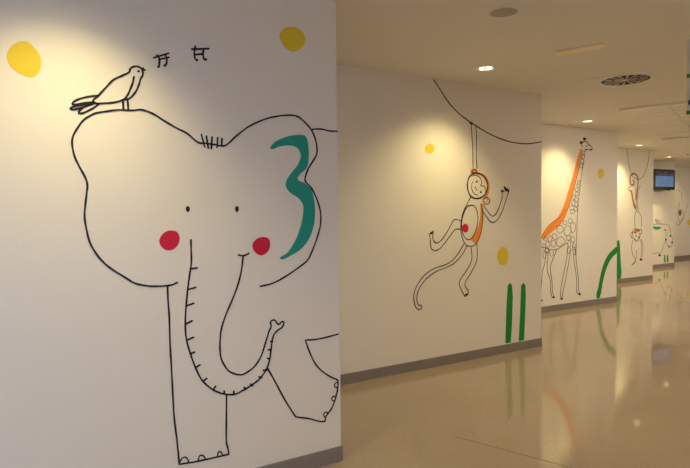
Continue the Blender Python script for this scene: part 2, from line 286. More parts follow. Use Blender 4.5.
 {"n":"body_outline","m":"ink","k":"s","c":0,"w":0.0092,"sm":1,"g":[[[-1.192,2.061],[-1.226,2.047],[-1.27,2.039],[-1.32,2.04],[-1.299,2.071],[-1.261,2.118],[-1.231,2.153],[-1.193,2.177],[-1.158,2.199],[-1.154,2.214],[-1.142,2.225],[-1.123,2.231],[-1.104,2.225],[-1.096,2.209],[-1.096,2.192],[-1.105,2.175],[-1.114,2.146],[-1.126,2.116],[-1.146,2.086],[-1.167,2.068],[-1.192,2.061]]],"l":None},
 {"n":"wing_line","m":"ink","k":"s","c":0,"w":0.0092,"sm":1,"g":[[[-1.137,2.178],[-1.144,2.147],[-1.157,2.113],[-1.169,2.086],[-1.187,2.063]]],"l":None},
 {"n":"tail_feather","m":"ink","k":"s","c":0,"w":0.0092,"sm":1,"g":[[[-1.302,2.072],[-1.356,2.058],[-1.388,2.044],[-1.409,2.027],[-1.406,2.02],[-1.364,2.03],[-1.32,2.04]]],"l":None},
 {"n":"tail_feather","m":"ink","k":"s","c":0,"w":0.0092,"sm":1,"g":[[[-1.32,2.04],[-1.364,2.022],[-1.399,2.013],[-1.419,2.0],[-1.41,1.996],[-1.372,2.008],[-1.336,2.025],[-1.31,2.036]]],"l":None},
 {"n":"tail_feather","m":"ink","k":"s","c":0,"w":0.0092,"sm":1,"g":[[[-1.329,2.029],[-1.365,2.01],[-1.385,1.985],[-1.372,1.982],[-1.344,1.997],[-1.318,2.014],[-1.296,2.034]]],"l":None},
 {"n":"beak","m":"ink","k":"f","c":1,"w":0,"sm":0,"g":[[[-1.1,2.223],[-1.092,2.233],[-1.088,2.223],[-1.077,2.218],[-1.093,2.211],[-1.098,2.213]]],"l":None},
 {"n":"eye","m":"ink","k":"f","c":1,"w":0,"sm":1,"g":[[[-1.109,2.209],[-1.11,2.205],[-1.113,2.203],[-1.117,2.202],[-1.12,2.204],[-1.121,2.207],[-1.12,2.211],[-1.117,2.213],[-1.113,2.213],[-1.11,2.212]]],"l":None},
 {"n":"leg","m":"ink","k":"s","c":0,"w":0.01196,"sm":1,"g":[[[-1.19,2.062],[-1.189,2.015]]],"l":None},
 {"n":"leg","m":"ink","k":"s","c":0,"w":0.01012,"sm":1,"g":[[[-1.17,2.069],[-1.168,2.044],[-1.167,2.017]]],"l":None}]},
{"name":"music_note_drawing","label":"tilted pair of black music notes nearest the bird","cat":"music note","wall":"A","group":"painted music notes","parts":[
 {"n":"beam","m":"ink","k":"s","c":0,"w":0.0092,"sm":1,"g":[[[-1.042,2.283],[-0.969,2.315]]],"l":None},
 {"n":"beam","m":"ink","k":"s","c":0,"w":0.0092,"sm":1,"g":[[[-1.017,2.278],[-0.968,2.295]]],"l":None},
 {"n":"stem","m":"ink","k":"s","c":0,"w":0.0092,"sm":1,"g":[[[-1.025,2.297],[-1.015,2.281],[-1.017,2.245]]],"l":None},
 {"n":"stem","m":"ink","k":"s","c":0,"w":0.0092,"sm":1,"g":[[[-0.987,2.308],[-0.98,2.291],[-0.979,2.275],[-0.983,2.257]]],"l":None},
 {"n":"note_head","m":"ink","k":"f","c":1,"w":0,"sm":1,"g":[[[-1.013,2.243],[-1.014,2.24],[-1.017,2.237],[-1.02,2.236],[-1.024,2.236],[-1.026,2.238],[-1.027,2.241],[-1.026,2.244],[-1.023,2.246],[-1.02,2.247],[-1.016,2.247],[-1.014,2.245]]],"l":None},
 {"n":"note_head","m":"ink","k":"f","c":1,"w":0,"sm":1,"g":[[[-0.983,2.253],[-0.984,2.249],[-0.987,2.247],[-0.99,2.245],[-0.994,2.246],[-0.997,2.248],[-0.997,2.251],[-0.996,2.254],[-0.994,2.256],[-0.99,2.258],[-0.986,2.257],[-0.984,2.256]]],"l":None}]},
{"name":"music_note_drawing","label":"level pair of black music notes, right of the tilted pair","cat":"music note","wall":"A","group":"painted music notes","parts":[
 {"n":"beam","m":"ink","k":"s","c":0,"w":0.0092,"sm":1,"g":[[[-0.854,2.351],[-0.765,2.367]]],"l":None},
 {"n":"beam","m":"ink","k":"s","c":0,"w":0.0092,"sm":1,"g":[[[-0.839,2.326],[-0.795,2.335]]],"l":None},
 {"n":"stem","m":"ink","k":"s","c":0,"w":0.0092,"sm":1,"g":[[[-0.835,2.369],[-0.841,2.329],[-0.837,2.305]]],"l":None},
 {"n":"stem","m":"ink","k":"s","c":0,"w":0.0092,"sm":1,"g":[[[-0.792,2.362],[-0.796,2.33],[-0.791,2.309]]],"l":None},
 {"n":"note_head","m":"ink","k":"f","c":1,"w":0,"sm":1,"g":[[[-0.821,2.301],[-0.822,2.297],[-0.825,2.295],[-0.828,2.293],[-0.832,2.294],[-0.834,2.296],[-0.835,2.299],[-0.834,2.303],[-0.831,2.305],[-0.828,2.307],[-0.825,2.306],[-0.822,2.304]]],"l":None},
 {"n":"note_head","m":"ink","k":"f","c":1,"w":0,"sm":1,"g":[[[-0.775,2.309],[-0.776,2.306],[-0.779,2.303],[-0.783,2.301],[-0.787,2.302],[-0.79,2.304],[-0.791,2.307],[-0.79,2.311],[-0.787,2.314],[-0.783,2.315],[-0.779,2.315],[-0.776,2.313]]],"l":None}]},
{"name":"vine_drawing","label":"long dark vine line sweeping across the wall above the swinging monkey","cat":"drawing","wall":"B","group":"painted vines","parts":[
 {"n":"vine","m":"brown","k":"s","c":0,"w":0.0125,"sm":1,"g":[[[-1.513,2.766],[-1.438,2.687],[-1.329,2.571],[-1.205,2.48],[-1.09,2.42],[-1.032,2.393],[-0.973,2.371],[-0.852,2.323],[-0.704,2.279],[-0.552,2.246],[-0.396,2.229],[-0.208,2.232],[-0.002,2.264]]],"l":None}],"whole":1},
{"name":"monkey_drawing","label":"large outline monkey with orange fur hanging from the vine by one arm","cat":"drawing","wall":"B","group":"painted monkeys","parts":[
 {"n":"fur","m":"orange","k":"f","c":1,"w":0,"sm":1,"g":[[[-0.983,1.897],[-0.914,1.897],[-0.847,1.874],[-0.805,1.83],[-0.784,1.775],[-0.787,1.722],[-0.805,1.677],[-0.842,1.654],[-0.86,1.663],[-0.83,1.703],[-0.817,1.757],[-0.835,1.806],[-0.866,1.849],[-0.914,1.875],[-0.962,1.882]]],"l":"orange fur around the head"},
 {"n":"fur","m":"orange","k":"f","c":1,"w":0,"sm":1,"g":[[[-0.909,1.594],[-0.886,1.568],[-0.87,1.502],[-0.874,1.41],[-0.901,1.319],[-0.936,1.239],[-0.975,1.188],[-1.003,1.194],[-1.036,1.221],[-0.989,1.282],[-0.94,1.366],[-0.916,1.45],[-0.909,1.529]]],"l":"orange fur down the back"},
 {"n":"arm","m":"ink","k":"s","c":0,"w":0.0085,"sm":1,"g":[[[-1.036,2.385],[-1.026,2.264],[-1.016,2.125],[-1.014,2.025],[-1.012,1.95]]],"l":None},
 {"n":"arm","m":"ink","k":"s","c":0,"w":0.0085,"sm":1,"g":[[[-0.975,2.368],[-0.965,2.278],[-0.968,2.127],[-0.966,2.027],[-0.958,1.941]]],"l":None},
 {"n":"hand","m":"ink","k":"f","c":1,"w":0,"sm":1,"g":[[[-1.008,2.386],[-1.016,2.38],[-1.031,2.378],[-1.046,2.381],[-1.057,2.388],[-1.059,2.396],[-1.051,2.401],[-1.036,2.403],[-1.02,2.4],[-1.01,2.393]]],"l":None},
 {"n":"head_outline","m":"ink","k":"s","c":1,"w":0.015,"sm":1,"g":[[[-0.983,1.895],[-1.021,1.88],[-1.062,1.853],[-1.083,1.81],[-1.088,1.753],[-1.074,1.701],[-1.045,1.662],[-0.998,1.64],[-0.938,1.639],[-0.89,1.654],[-0.842,1.69],[-0.815,1.739],[-0.815,1.793],[-0.841,1.841],[-0.89,1.88],[-0.944,1.894]]],"l":None},
 {"n":"face","m":"cream","k":"f","c":1,"w":0,"sm":1,"g":[[[-1.015,1.866],[-0.973,1.869],[-0.932,1.857],[-0.902,1.826],[-0.898,1.787],[-0.909,1.767],[-0.872,1.765],[-0.844,1.739],[-0.842,1.703],[-0.866,1.667],[-0.914,1.651],[-0.974,1.649],[-1.021,1.671],[-1.05,1.71],[-1.062,1.753],[-1.056,1.806],[-1.038,1.845]]],"l":"cream heart-shaped face"},
 {"n":"face_outline","m":"ink","k":"s","c":0,"w":0.0085,"sm":1,"g":[[[-1.015,1.866],[-0.973,1.871],[-0.932,1.857],[-0.902,1.826],[-0.898,1.787],[-0.912,1.767],[-0.872,1.765],[-0.844,1.739],[-0.839,1.703],[-0.866,1.666],[-0.914,1.648]]],"l":None},
 {"n":"smile","m":"ink","k":"s","c":0,"w":0.0085,"sm":1,"g":[[[-1.017,1.806],[-1.035,1.771],[-1.027,1.723],[-0.998,1.684],[-0.948,1.671]]],"l":None},
 {"n":"eye","m":"ink","k":"f","c":1,"w":0,"sm":1,"g":[[[-0.949,1.81],[-0.951,1.803],[-0.958,1.798],[-0.966,1.798],[-0.972,1.802],[-0.975,1.809],[-0.972,1.816],[-0.966,1.82],[-0.958,1.82],[-0.951,1.816]]],"l":None},
 {"n":"eye","m":"ink","k":"f","c":1,"w":0,"sm":1,"g":[[[-0.896,1.703],[-0.898,1.696],[-0.904,1.692],[-0.912,1.692],[-0.918,1.696],[-0.92,1.702],[-0.918,1.709],[-0.912,1.713],[-0.904,1.713],[-0.898,1.709]]],"l":None},
 {"n":"nostril","m":"ink","k":"f","c":1,"w":0,"sm":1,"g":[[[-0.973,1.749],[-0.975,1.744],[-0.982,1.741],[-0.989,1.744],[-0.992,1.749],[-0.989,1.755],[-0.982,1.757],[-0.975,1.755]]],"l":None},
 {"n":"nostril","m":"ink","k":"f","c":1,"w":0,"sm":1,"g":[[[-0.957,1.727],[-0.96,1.721],[-0.967,1.719],[-0.974,1.721],[-0.976,1.726],[-0.973,1.732],[-0.967,1.734],[-0.96,1.732]]],"l":None},
 {"n":"ear","m":"orange","k":"f","c":1,"w":0,"sm":1,"g":[[[-0.95,1.913],[-0.953,1.903],[-0.961,1.894],[-0.975,1.887],[-0.991,1.883],[-1.008,1.882],[-1.024,1.885],[-1.037,1.892],[-1.046,1.9],[-1.049,1.91],[-1.046,1.921],[-1.037,1.93],[-1.024,1.937],[-1.008,1.941],[-0.991,1.941],[-0.974,1.938],[-0.961,1.932],[-0.953,1.923]]],"l":"orange upper ear"},
 {"n":"ear_outline","m":"ink","k":"s","c":1,"w":0.0085,"sm":1,"g":[[[-0.969,1.912],[-0.971,1.904],[-0.979,1.898],[-0.991,1.894],[-1.003,1.894],[-1.015,1.897],[-1.022,1.903],[-1.025,1.91],[-1.022,1.918],[-1.014,1.924],[-1.003,1.928],[-0.991,1.928],[-0.979,1.925],[-0.971,1.919]]],"l":None},
 {"n":"ear_outline","m":"ink","k":"s","c":1,"w":0.0085,"sm":1,"g":[[[-0.783,1.615],[-0.788,1.599],[-0.801,1.586],[-0.82,1.579],[-0.84,1.579],[-0.859,1.586],[-0.871,1.599],[-0.876,1.615],[-0.871,1.631],[-0.859,1.643],[-0.84,1.651],[-0.819,1.651],[-0.801,1.644],[-0.788,1.631]]],"l":None},
 {"n":"ear_outline","m":"orange","k":"s","c":1,"w":0.0085,"sm":1,"g":[[[-0.81,1.619],[-0.815,1.608],[-0.827,1.601],[-0.841,1.601],[-0.853,1.608],[-0.858,1.619],[-0.853,1.63],[-0.841,1.636],[-0.827,1.637],[-0.815,1.63]]],"l":None},
 {"n":"body_outline","m":"ink","k":"s","c":0,"w":0.0085,"sm":1,"g":[[[-1.045,1.652],[-1.092,1.588],[-1.143,1.504],[-1.173,1.415],[-1.178,1.326],[-1.161,1.249],[-1.111,1.176],[-1.05,1.154],[-0.989,1.171],[-0.936,1.228],[-0.901,1.306],[-0.884,1.411],[-0.886,1.502],[-0.9,1.581]]],"l":None},
 {"n":"belly_outline","m":"ink","k":"s","c":1,"w":0.0085,"sm":1,"g":[[[-1.04,1.572],[-0.988,1.555],[-0.953,1.49],[-0.948,1.412],[-0.98,1.308],[-1.033,1.238],[-1.085,1.224],[-1.136,1.261],[-1.166,1.339],[-1.161,1.428],[-1.126,1.511],[-1.083,1.562]]],"l":None},
 {"n":"navel","m":"pink","k":"f","c":1,"w":0,"sm":1,"g":[[[-1.076,1.34],[-1.079,1.323],[-1.088,1.31],[-1.102,1.3],[-1.119,1.298],[-1.135,1.301],[-1.149,1.311],[-1.158,1.325],[-1.161,1.342],[-1.158,1.359],[-1.149,1.373],[-1.135,1.382],[-1.118,1.385],[-1.102,1.381],[-1.088,1.371],[-1.079,1.357]]],"l":"crimson spot on the belly"},
 {"n":"arm","m":"ink","k":"s","c":0,"w":0.0085,"sm":1,"g":[[[-0.882,1.578],[-0.82,1.515],[-0.742,1.455],[-0.673,1.507],[-0.627,1.594],[-0.603,1.655],[-0.606,1.708]],[[-0.9,1.529],[-0.838,1.462],[-0.753,1.392],[-0.673,1.42],[-0.608,1.5],[-0.561,1.594],[-0.514,1.702]]],"l":"bent raised arm"},
 {"n":"hand","m":"ink","k":"s","c":0,"w":0.021,"sm":1,"g":[[[-0.614,1.72],[-0.588,1.714]],[[-0.574,1.758],[-0.546,1.74],[-0.515,1.727],[-0.51,1.71]],[[-0.555,1.75],[-0.559,1.731]],[[-0.529,1.74],[-0.54,1.72]]],"l":None},
 {"n":"leg","m":"ink","k":"s","c":0,"w":0.0085,"sm":1,"g":[[[-1.177,1.413],[-1.229,1.429],[-1.271,1.423],[-1.312,1.369],[-1.374,1.287],[-1.435,1.226],[-1.482,1.205],[-1.522,1.224],[-1.537,1.271],[-1.528,1.324]],[[-1.183,1.329],[-1.243,1.335],[-1.278,1.31],[-1.354,1.234],[-1.429,1.163],[-1.496,1.133],[-1.549,1.15],[-1.564,1.19],[-1.568,1.251],[-1.574,1.295],[-1.554,1.308],[-1.528,1.324]]],"l":"bent kicking leg"},
 {"n":"toe","m":"ink","k":"f","c":1,"w":0,"sm":1,"g":[[[-1.539,1.309],[-1.538,1.302],[-1.544,1.296],[-1.553,1.292],[-1.562,1.292],[-1.569,1.296],[-1.57,1.303],[-1.565,1.309],[-1.556,1.313],[-1.546,1.313]]],"l":None},
 {"n":"tail","m":"ink","k":"s","c":0,"w":0.0085,"sm":1,"g":[[[-1.139,1.184],[-1.204,1.102],[-1.285,1.029],[-1.374,0.989],[-1.52,0.96],[-1.633,0.907],[-1.726,0.818],[-1.767,0.734],[-1.764,0.645],[-1.737,0.594],[-1.701,0.578],[-1.673,0.597],[-1.691,0.619],[-1.719,0.624],[-1.733,0.701],[-1.699,0.787],[-1.615,0.869],[-1.501,0.928],[-1.365,0.961],[-1.265,0.998],[-1.164,1.077],[-1.098,1.162]]],"l":None},
 {"n":"leg","m":"ink","k":"s","c":0,"w":0.0085,"sm":1,"g":[[[-1.04,1.141],[-1.034,1.016],[-1.113,0.904],[-1.202,0.801],[-1.176,0.73],[-1.129,0.651]],[[-0.962,1.185],[-0.965,1.012],[-1.041,0.891],[-1.128,0.776],[-1.083,0.707],[-1.088,0.673],[-1.129,0.651]]],"l":"straight hanging leg"},
 {"n":"toe","m":"ink","k":"f","c":1,"w":0,"sm":1,"g":[[[-1.084,0.676],[-1.084,0.668],[-1.093,0.662],[-1.107,0.658],[-1.121,0.659],[-1.129,0.664],[-1.128,0.671],[-1.119,0.678],[-1.105,0.681],[-1.092,0.681]]],"l":None}]},
{"name":"yellow_dot","label":"small round yellow dot left of the swinging monkey","cat":"dot","wall":"B","group":"painted yellow dots","parts":[
 {"n":"dot","m":"yellow","k":"f","c":1,"w":0,"sm":1,"g":[[[-1.508,2.114],[-1.512,2.099],[-1.522,2.085],[-1.538,2.074],[-1.557,2.068],[-1.577,2.067],[-1.597,2.071],[-1.612,2.081],[-1.622,2.094],[-1.625,2.108],[-1.621,2.124],[-1.611,2.138],[-1.596,2.148],[-1.577,2.155],[-1.557,2.156],[-1.538,2.152],[-1.522,2.143],[-1.512,2.13]]],"l":None}],"whole":1},
{"name":"yellow_dot","label":"tall yellow dot below the swinging monkey raised hand","cat":"dot","wall":"B","group":"painted yellow dots","parts":[
 {"n":"dot","m":"yellow","k":"f","c":1,"w":0,"sm":1,"g":[[[-0.509,1.028],[-0.514,0.998],[-0.525,0.971],[-0.544,0.95],[-0.567,0.938],[-0.593,0.934],[-0.618,0.941],[-0.641,0.956],[-0.659,0.978],[-0.67,1.006],[-0.674,1.036],[-0.67,1.067],[-0.658,1.093],[-0.64,1.114],[-0.618,1.127],[-0.592,1.131],[-0.567,1.125],[-0.544,1.11],[-0.525,1.087],[-0.514,1.059]]],"l":None}],"whole":1},
{"name":"grass_blade_drawing","label":"left one of two green grass blades under the tall yellow dot","cat":"painted grass","wall":"B","group":"painted green grass blades","parts":[
 {"n":"blade","m":"green","k":"f","c":1,"w":0,"sm":0,"g":[[[-0.558,0.101],[-0.54,0.504],[-0.522,0.714],[-0.494,0.742],[-0.459,0.719],[-0.445,0.596],[-0.459,0.293],[-0.477,0.1]]],"l":None}],"whole":1},
{"name":"grass_blade_drawing","label":"right one of two green grass blades beside the wall corner","cat":"painted grass","wall":"B","group":"painted green grass blades","parts":[
 {"n":"blade","m":"green","k":"f","c":1,"w":0,"sm":0,"g":[[[-0.355,0.102],[-0.333,0.407],[-0.319,0.698],[-0.286,0.729],[-0.253,0.703],[-0.246,0.579],[-0.26,0.271],[-0.274,0.1]]],"l":None}],"whole":1},
{"name":"giraffe_drawing","label":"tall outline giraffe with an orange mane on the third wall","cat":"drawing","wall":"C","group":None,"parts":[
 {"n":"mane","m":"orange","k":"f","c":1,"w":0,"sm":1,"g":[[[-0.936,2.462],[-0.987,2.36],[-1.029,2.266],[-1.09,2.111],[-1.14,1.98],[-1.209,1.832],[-1.282,1.668],[-1.35,1.547],[-1.45,1.42],[-1.641,1.305],[-1.78,1.181],[-1.821,1.123],[-1.769,1.082],[-1.686,1.14],[-1.545,1.215],[-1.426,1.284],[-1.306,1.388],[-1.249,1.486],[-1.196,1.604],[-1.134,1.76],[-1.065,1.913],[-1.018,2.052],[-0.972,2.192],[-0.925,2.332],[-0.902,2.44]]],"l":"long orange mane"},
 {"n":"mane_line","m":"rust","k":"s","c":0,"w":0.013,"sm":1,"g":[[[-0.902,2.44],[-0.927,2.285],[-0.986,2.13],[-1.035,1.99],[-1.12,1.775],[-1.196,1.592],[-1.26,1.486]]],"l":None},
 {"n":"mane_line","m":"rust","k":"s","c":0,"w":0.009,"sm":1,"g":[[[-1.272,1.531],[-1.431,1.397],[-1.641,1.302],[-1.763,1.195],[-1.815,1.108]]],"l":None},
 {"n":"head_outline","m":"ink","k":"s","c":0,"w":0.014,"sm":1,"g":[[[-0.905,2.495],[-0.912,2.523],[-0.891,2.551],[-0.869,2.573],[-0.798,2.571],[-0.745,2.536],[-0.672,2.503],[-0.656,2.466],[-0.704,2.449],[-0.788,2.453],[-0.831,2.437]]],"l":None},
 {"n":"horn","m":"ink","k":"f","c":1,"w":0,"sm":1,"g":[[[-0.804,2.616],[-0.812,2.602],[-0.831,2.592],[-0.856,2.591],[-0.875,2.598],[-0.882,2.611],[-0.875,2.626],[-0.856,2.635],[-0.832,2.637],[-0.812,2.629]]],"l":None},
 {"n":"horn","m":"ink","k":"f","c":1,"w":0,"sm":1,"g":[[[-0.881,2.566],[-0.883,2.553],[-0.9,2.541],[-0.926,2.533],[-0.951,2.534],[-0.965,2.542],[-0.963,2.554],[-0.946,2.567],[-0.92,2.574],[-0.895,2.574]]],"l":None},
 {"n":"jaw_line","m":"ink","k":"s","c":0,"w":0.009,"sm":1,"g":[[[-0.825,2.506],[-0.771,2.509],[-0.745,2.525]]],"l":None},
 {"n":"nostril","m":"ink","k":"f","c":1,"w":0,"sm":1,"g":[[[-0.667,2.462],[-0.673,2.455],[-0.689,2.452],[-0.705,2.454],[-0.711,2.459],[-0.705,2.466],[-0.689,2.469],[-0.673,2.467]]],"l":None},
 {"n":"eye","m":"ink","k":"f","c":1,"w":0,"sm":1,"g":[[[-0.779,2.456],[-0.785,2.448],[-0.801,2.444],[-0.816,2.446],[-0.823,2.454],[-0.816,2.462],[-0.801,2.466],[-0.786,2.464]]],"l":None},
 {"n":"neck_outline","m":"ink","k":"s","c":0,"w":0.009,"sm":1,"g":[[[-0.825,2.438],[-0.846,2.35],[-0.867,2.228],[-0.899,2.117],[-0.932,1.966],[-0.957,1.801],[-0.987,1.607],[-1.005,1.453],[-1.014,1.345],[-1.017,1.175],[-1.028,0.975],[-1.036,0.82]]],"l":None},
 {"n":"belly_outline","m":"ink","k":"s","c":0,"w":0.009,"sm":1,"g":[[[-1.821,0.976],[-1.762,0.966],[-1.664,0.94],[-1.608,0.926],[-1.497,0.924],[-1.384,0.961],[-1.235,1.013]]],"l":None},
 {"n":"spot","m":"ink","k":"s","c":1,"w":0.0065,"sm":1,"g":[[[-1.474,1.274],[-1.377,1.278],[-1.335,1.226],[-1.389,1.171],[-1.461,1.189]]],"l":None},
 {"n":"spot","m":"ink","k":"s","c":1,"w":0.0065,"sm":1,"g":[[[-1.299,1.241],[-1.242,1.275],[-1.162,1.238],[-1.179,1.148],[-1.266,1.126],[-1.315,1.168]]],"l":None},
 {"n":"spot","m":"ink","k":"s","c":1,"w":0.0065,"sm":1,"g":[[[-1.569,1.164],[-1.497,1.146],[-1.473,1.109],[-1.521,1.078],[-1.573,1.104]]],"l":None},
 {"n":"spot","m":"ink","k":"s","c":1,"w":0.0065,"sm":1,"g":[[[-1.461,1.084],[-1.376,1.11],[-1.285,1.046],[-1.307,1.011],[-1.448,0.971],[-1.492,1.021]]],"l":None},
 {"n":"spot","m":"ink","k":"s","c":1,"w":0.0065,"sm":1,"g":[[[-1.168,1.303],[-1.105,1.322],[-1.054,1.285],[-1.067,1.194],[-1.129,1.163],[-1.155,1.221]]],"l":None},
 {"n":"spot","m":"ink","k":"s","c":1,"w":0.0065,"sm":1,"g":[[[-1.64,1.138],[-1.588,1.101],[-1.616,1.057],[-1.675,1.067]]],"l":None},
 {"n":"spot","m":"ink","k":"s","c":1,"w":0.0065,"sm":1,"g":[[[-1.604,1.041],[-1.521,1.054],[-1.508,0.99],[-1.58,0.968]]],"l":None},
 {"n":"spot","m":"ink","k":"s","c":1,"w":0.0065,"sm":1,"g":[[[-1.71,1.045],[-1.639,1.026],[-1.651,0.971],[-1.721,0.982]]],"l":None},
 {"n":"spot","m":"ink","k":"s","c":1,"w":0.0065,"sm":1,"g":[[[-1.734,1.125],[-1.698,1.084],[-1.733,1.062],[-1.768,1.087]]],"l":None},
 {"n":"spot","m":"ink","k":"s","c":1,"w":0.0065,"sm":1,"g":[[[-1.78,1.016],[-1.733,0.998],[-1.744,0.92],[-1.784,0.937]]],"l":None},
 {"n":"spot","m":"ink","k":"s","c":1,"w":0.0065,"sm":1,"g":[[[-1.341,1.339],[-1.267,1.346],[-1.255,1.305],[-1.316,1.298]]],"l":None},
 {"n":"spot","m":"ink","k":"s","c":1,"w":0.0065,"sm":1,"g":[[[-1.206,1.377],[-1.131,1.368],[-1.13,1.327],[-1.193,1.312]]],"l":None},
 {"n":"spot","m":"ink","k":"s","c":1,"w":0.0065,"sm":1,"g":[[[-1.254,1.11],[-1.179,1.124],[-1.166,1.074],[-1.241,1.06]]],"l":None},
 {"n":"spot","m":"ink","k":"s","c":1,"w":0.0065,"sm":1,"g":[[[-1.154,1.09],[-1.078,1.096],[-1.073,1.038],[-1.128,1.024]]],"l":None},
 {"n":"spot","m":"ink","k":"s","c":1,"w":0.0065,"sm":1,"g":[[[-1.223,1.035],[-1.166,1.042],[-1.166,0.968],[-1.215,0.962]]],"l":None},
 {"n":"spot","m":"ink","k":"s","c":1,"w":0.0065,"sm":1,"g":[[[-1.103,1.006],[-1.065,1.005],[-1.057,0.939],[-1.098,0.94]]],"l":None},
 {"n":"spot","m":"ink","k":"s","c":1,"w":0.0065,"sm":1,"g":[[[-1.639,0.915],[-1.568,0.915],[-1.556,0.847],[-1.615,0.834]]],"l":None},
 {"n":"spot","m":"ink","k":"s","c":1,"w":0.0065,"sm":1,"g":[[[-1.784,0.89],[-1.733,0.895],[-1.732,0.824],[-1.774,0.81]]],"l":None},
 {"n":"spot","m":"ink","k":"s","c":1,"w":0.0065,"sm":1,"g":[[[-1.223,0.929],[-1.178,0.935],[-1.19,0.862],[-1.227,0.856]]],"l":None},
 {"n":"spot","m":"ink","k":"s","c":1,"w":0.0065,"sm":1,"g":[[[-1.102,0.904],[-1.065,0.906],[-1.051,0.839],[-1.089,0.833]]],"l":None},
 {"n":"spot","m":"ink","k":"s","c":1,"w":0.0065,"sm":1,"g":[[[-1.721,0.95],[-1.667,0.94],[-1.681,0.885],[-1.721,0.895]]],"l":None},
 {"n":"spot","m":"ink","k":"s","c":1,"w":0.0065,"sm":1,"g":[[[-1.004,1.964],[-0.956,1.963],[-0.963,1.931],[-1.009,1.93]]],"l":None},
 {"n":"spot","m":"ink","k":"s","c":1,"w":0.0065,"sm":1,"g":[[[-1.016,1.907],[-0.968,1.905],[-0.973,1.867],[-1.019,1.872]]],"l":None},
 {"n":"spot","m":"ink","k":"s","c":1,"w":0.0065,"sm":1,"g":[[[-1.065,1.843],[-0.985,1.84],[-0.976,1.815],[-1.056,1.803]]],"l":None},
 {"n":"spot","m":"ink","k":"s","c":1,"w":0.0065,"sm":1,"g":[[[-1.047,1.786],[-0.994,1.78],[-1.0,1.74],[-1.056,1.745]]],"l":None},
 {"n":"spot","m":"ink","k":"s","c":1,"w":0.0065,"sm":1,"g":[[[-1.103,1.745],[-1.064,1.728],[-1.073,1.676],[-1.113,1.682]]],"l":None},
 {"n":"spot","m":"ink","k":"s","c":1,"w":0.0065,"sm":1,"g":[[[-1.055,1.705],[-1.002,1.7],[-1.005,1.659],[-1.055,1.653]]],"l":None},
 {"n":"spot","m":"ink","k":"s","c":1,"w":0.0065,"sm":1,"g":[[[-1.125,1.653],[-1.073,1.648],[-1.072,1.596],[-1.134,1.596]]],"l":None},
 {"n":"spot","m":"ink","k":"s","c":1,"w":0.0065,"sm":1,"g":[[[-1.055,1.631],[-1.007,1.619],[-1.014,1.573],[-1.063,1.579]]],"l":None},
 {"n":"spot","m":"ink","k":"s","c":1,"w":0.0065,"sm":1,"g":[[[-1.186,1.568],[-1.099,1.573],[-1.089,1.533],[-1.177,1.522]]],"l":None},
 {"n":"spot","m":"ink","k":"s","c":1,"w":0.0065,"sm":1,"g":[[[-1.081,1.556],[-1.019,1.55],[-1.018,1.504],[-1.071,1.498]]],"l":None},
 {"n":"spot","m":"ink","k":"s","c":1,"w":0.0065,"sm":1,"g":[[[-1.168,1.505],[-1.089,1.516],[-1.089,1.47],[-1.159,1.459]]],"l":None},
 {"n":"spot","m":"ink","k":"s","c":1,"w":0.0065,"sm":1,"g":[[[-0.872,2.421],[-0.836,2.42],[-0.844,2.381],[-0.883,2.382]]],"l":None},
 {"n":"spot","m":"ink","k":"s","c":1,"w":0.0065,"sm":1,"g":[[[-0.889,2.365],[-0.848,2.36],[-0.852,2.318],[-0.9,2.316]]],"l":None},
 {"n":"spot","m":"ink","k":"s","c":1,"w":0.0065,"sm":1,"g":[[[-0.917,2.295],[-0.867,2.294],[-0.873,2.241],[-0.925,2.239]]],"l":None},
 {"n":"spot","m":"ink","k":"s","c":1,"w":0.0065,"sm":1,"g":[[[-0.942,2.218],[-0.895,2.22],[-0.899,2.171],[-0.952,2.169]]],"l":None},
 {"n":"leg","m":"ink","k":"s","c":0,"w":0.009,"sm":1,"g":[[[-1.657,0.942],[-1.69,0.751],[-1.689,0.611],[-1.629,0.484],[-1.615,0.306],[-1.588,0.225],[-1.549,0.209]],[[-1.486,0.917],[-1.565,0.78],[-1.617,0.694],[-1.616,0.589],[-1.584,0.445],[-1.576,0.303],[-1.544,0.212]]],"l":"rear leg"},
 {"n":"hoof","m":"ink","k":"f","c":1,"w":0,"sm":1,"g":[[[-1.522,0.206],[-1.528,0.198],[-1.541,0.194],[-1.557,0.196],[-1.57,0.202],[-1.575,0.211],[-1.57,0.219],[-1.557,0.223],[-1.541,0.222],[-1.528,0.215]]],"l":None},
 {"n":"leg","m":"ink","k":"s","c":0,"w":0.009,"sm":1,"g":[[[-1.231,0.96],[-1.249,0.799],[-1.284,0.675],[-1.337,0.499],[-1.398,0.271],[-1.381,0.179]],[[-1.157,0.921],[-1.194,0.76],[-1.229,0.636],[-1.282,0.441],[-1.344,0.248],[-1.349,0.177]]],"l":None},
 {"n":"hoof","m":"ink","k":"f","c":1,"w":0,"sm":1,"g":[[[-1.338,0.169],[-1.343,0.161],[-1.358,0.157],[-1.377,0.158],[-1.391,0.165],[-1.397,0.174],[-1.391,0.182],[-1.377,0.186],[-1.358,0.184],[-1.343,0.177]]],"l":None},
 {"n":"leg","m":"ink","k":"s","c":0,"w":0.009,"sm":1,"g":[[[-1.121,0.974],[-1.101,0.864],[-1.078,0.718],[-1.02,0.459],[-1.018,0.257],[-0.976,0.208]],[[-1.051,0.934],[-1.042,0.843],[-1.022,0.696],[-0.978,0.456],[-0.962,0.253],[-0.928,0.209]]],"l":None},
 {"n":"hoof","m":"ink","k":"f","c":1,"w":0,"sm":1,"g":[[[-0.913,0.201],[-0.919,0.191],[-0.935,0.187],[-0.954,0.188],[-0.97,0.196],[-0.976,0.206],[-0.97,0.215],[-0.954,0.22],[-0.935,0.218],[-0.919,0.211]]],"l":None},
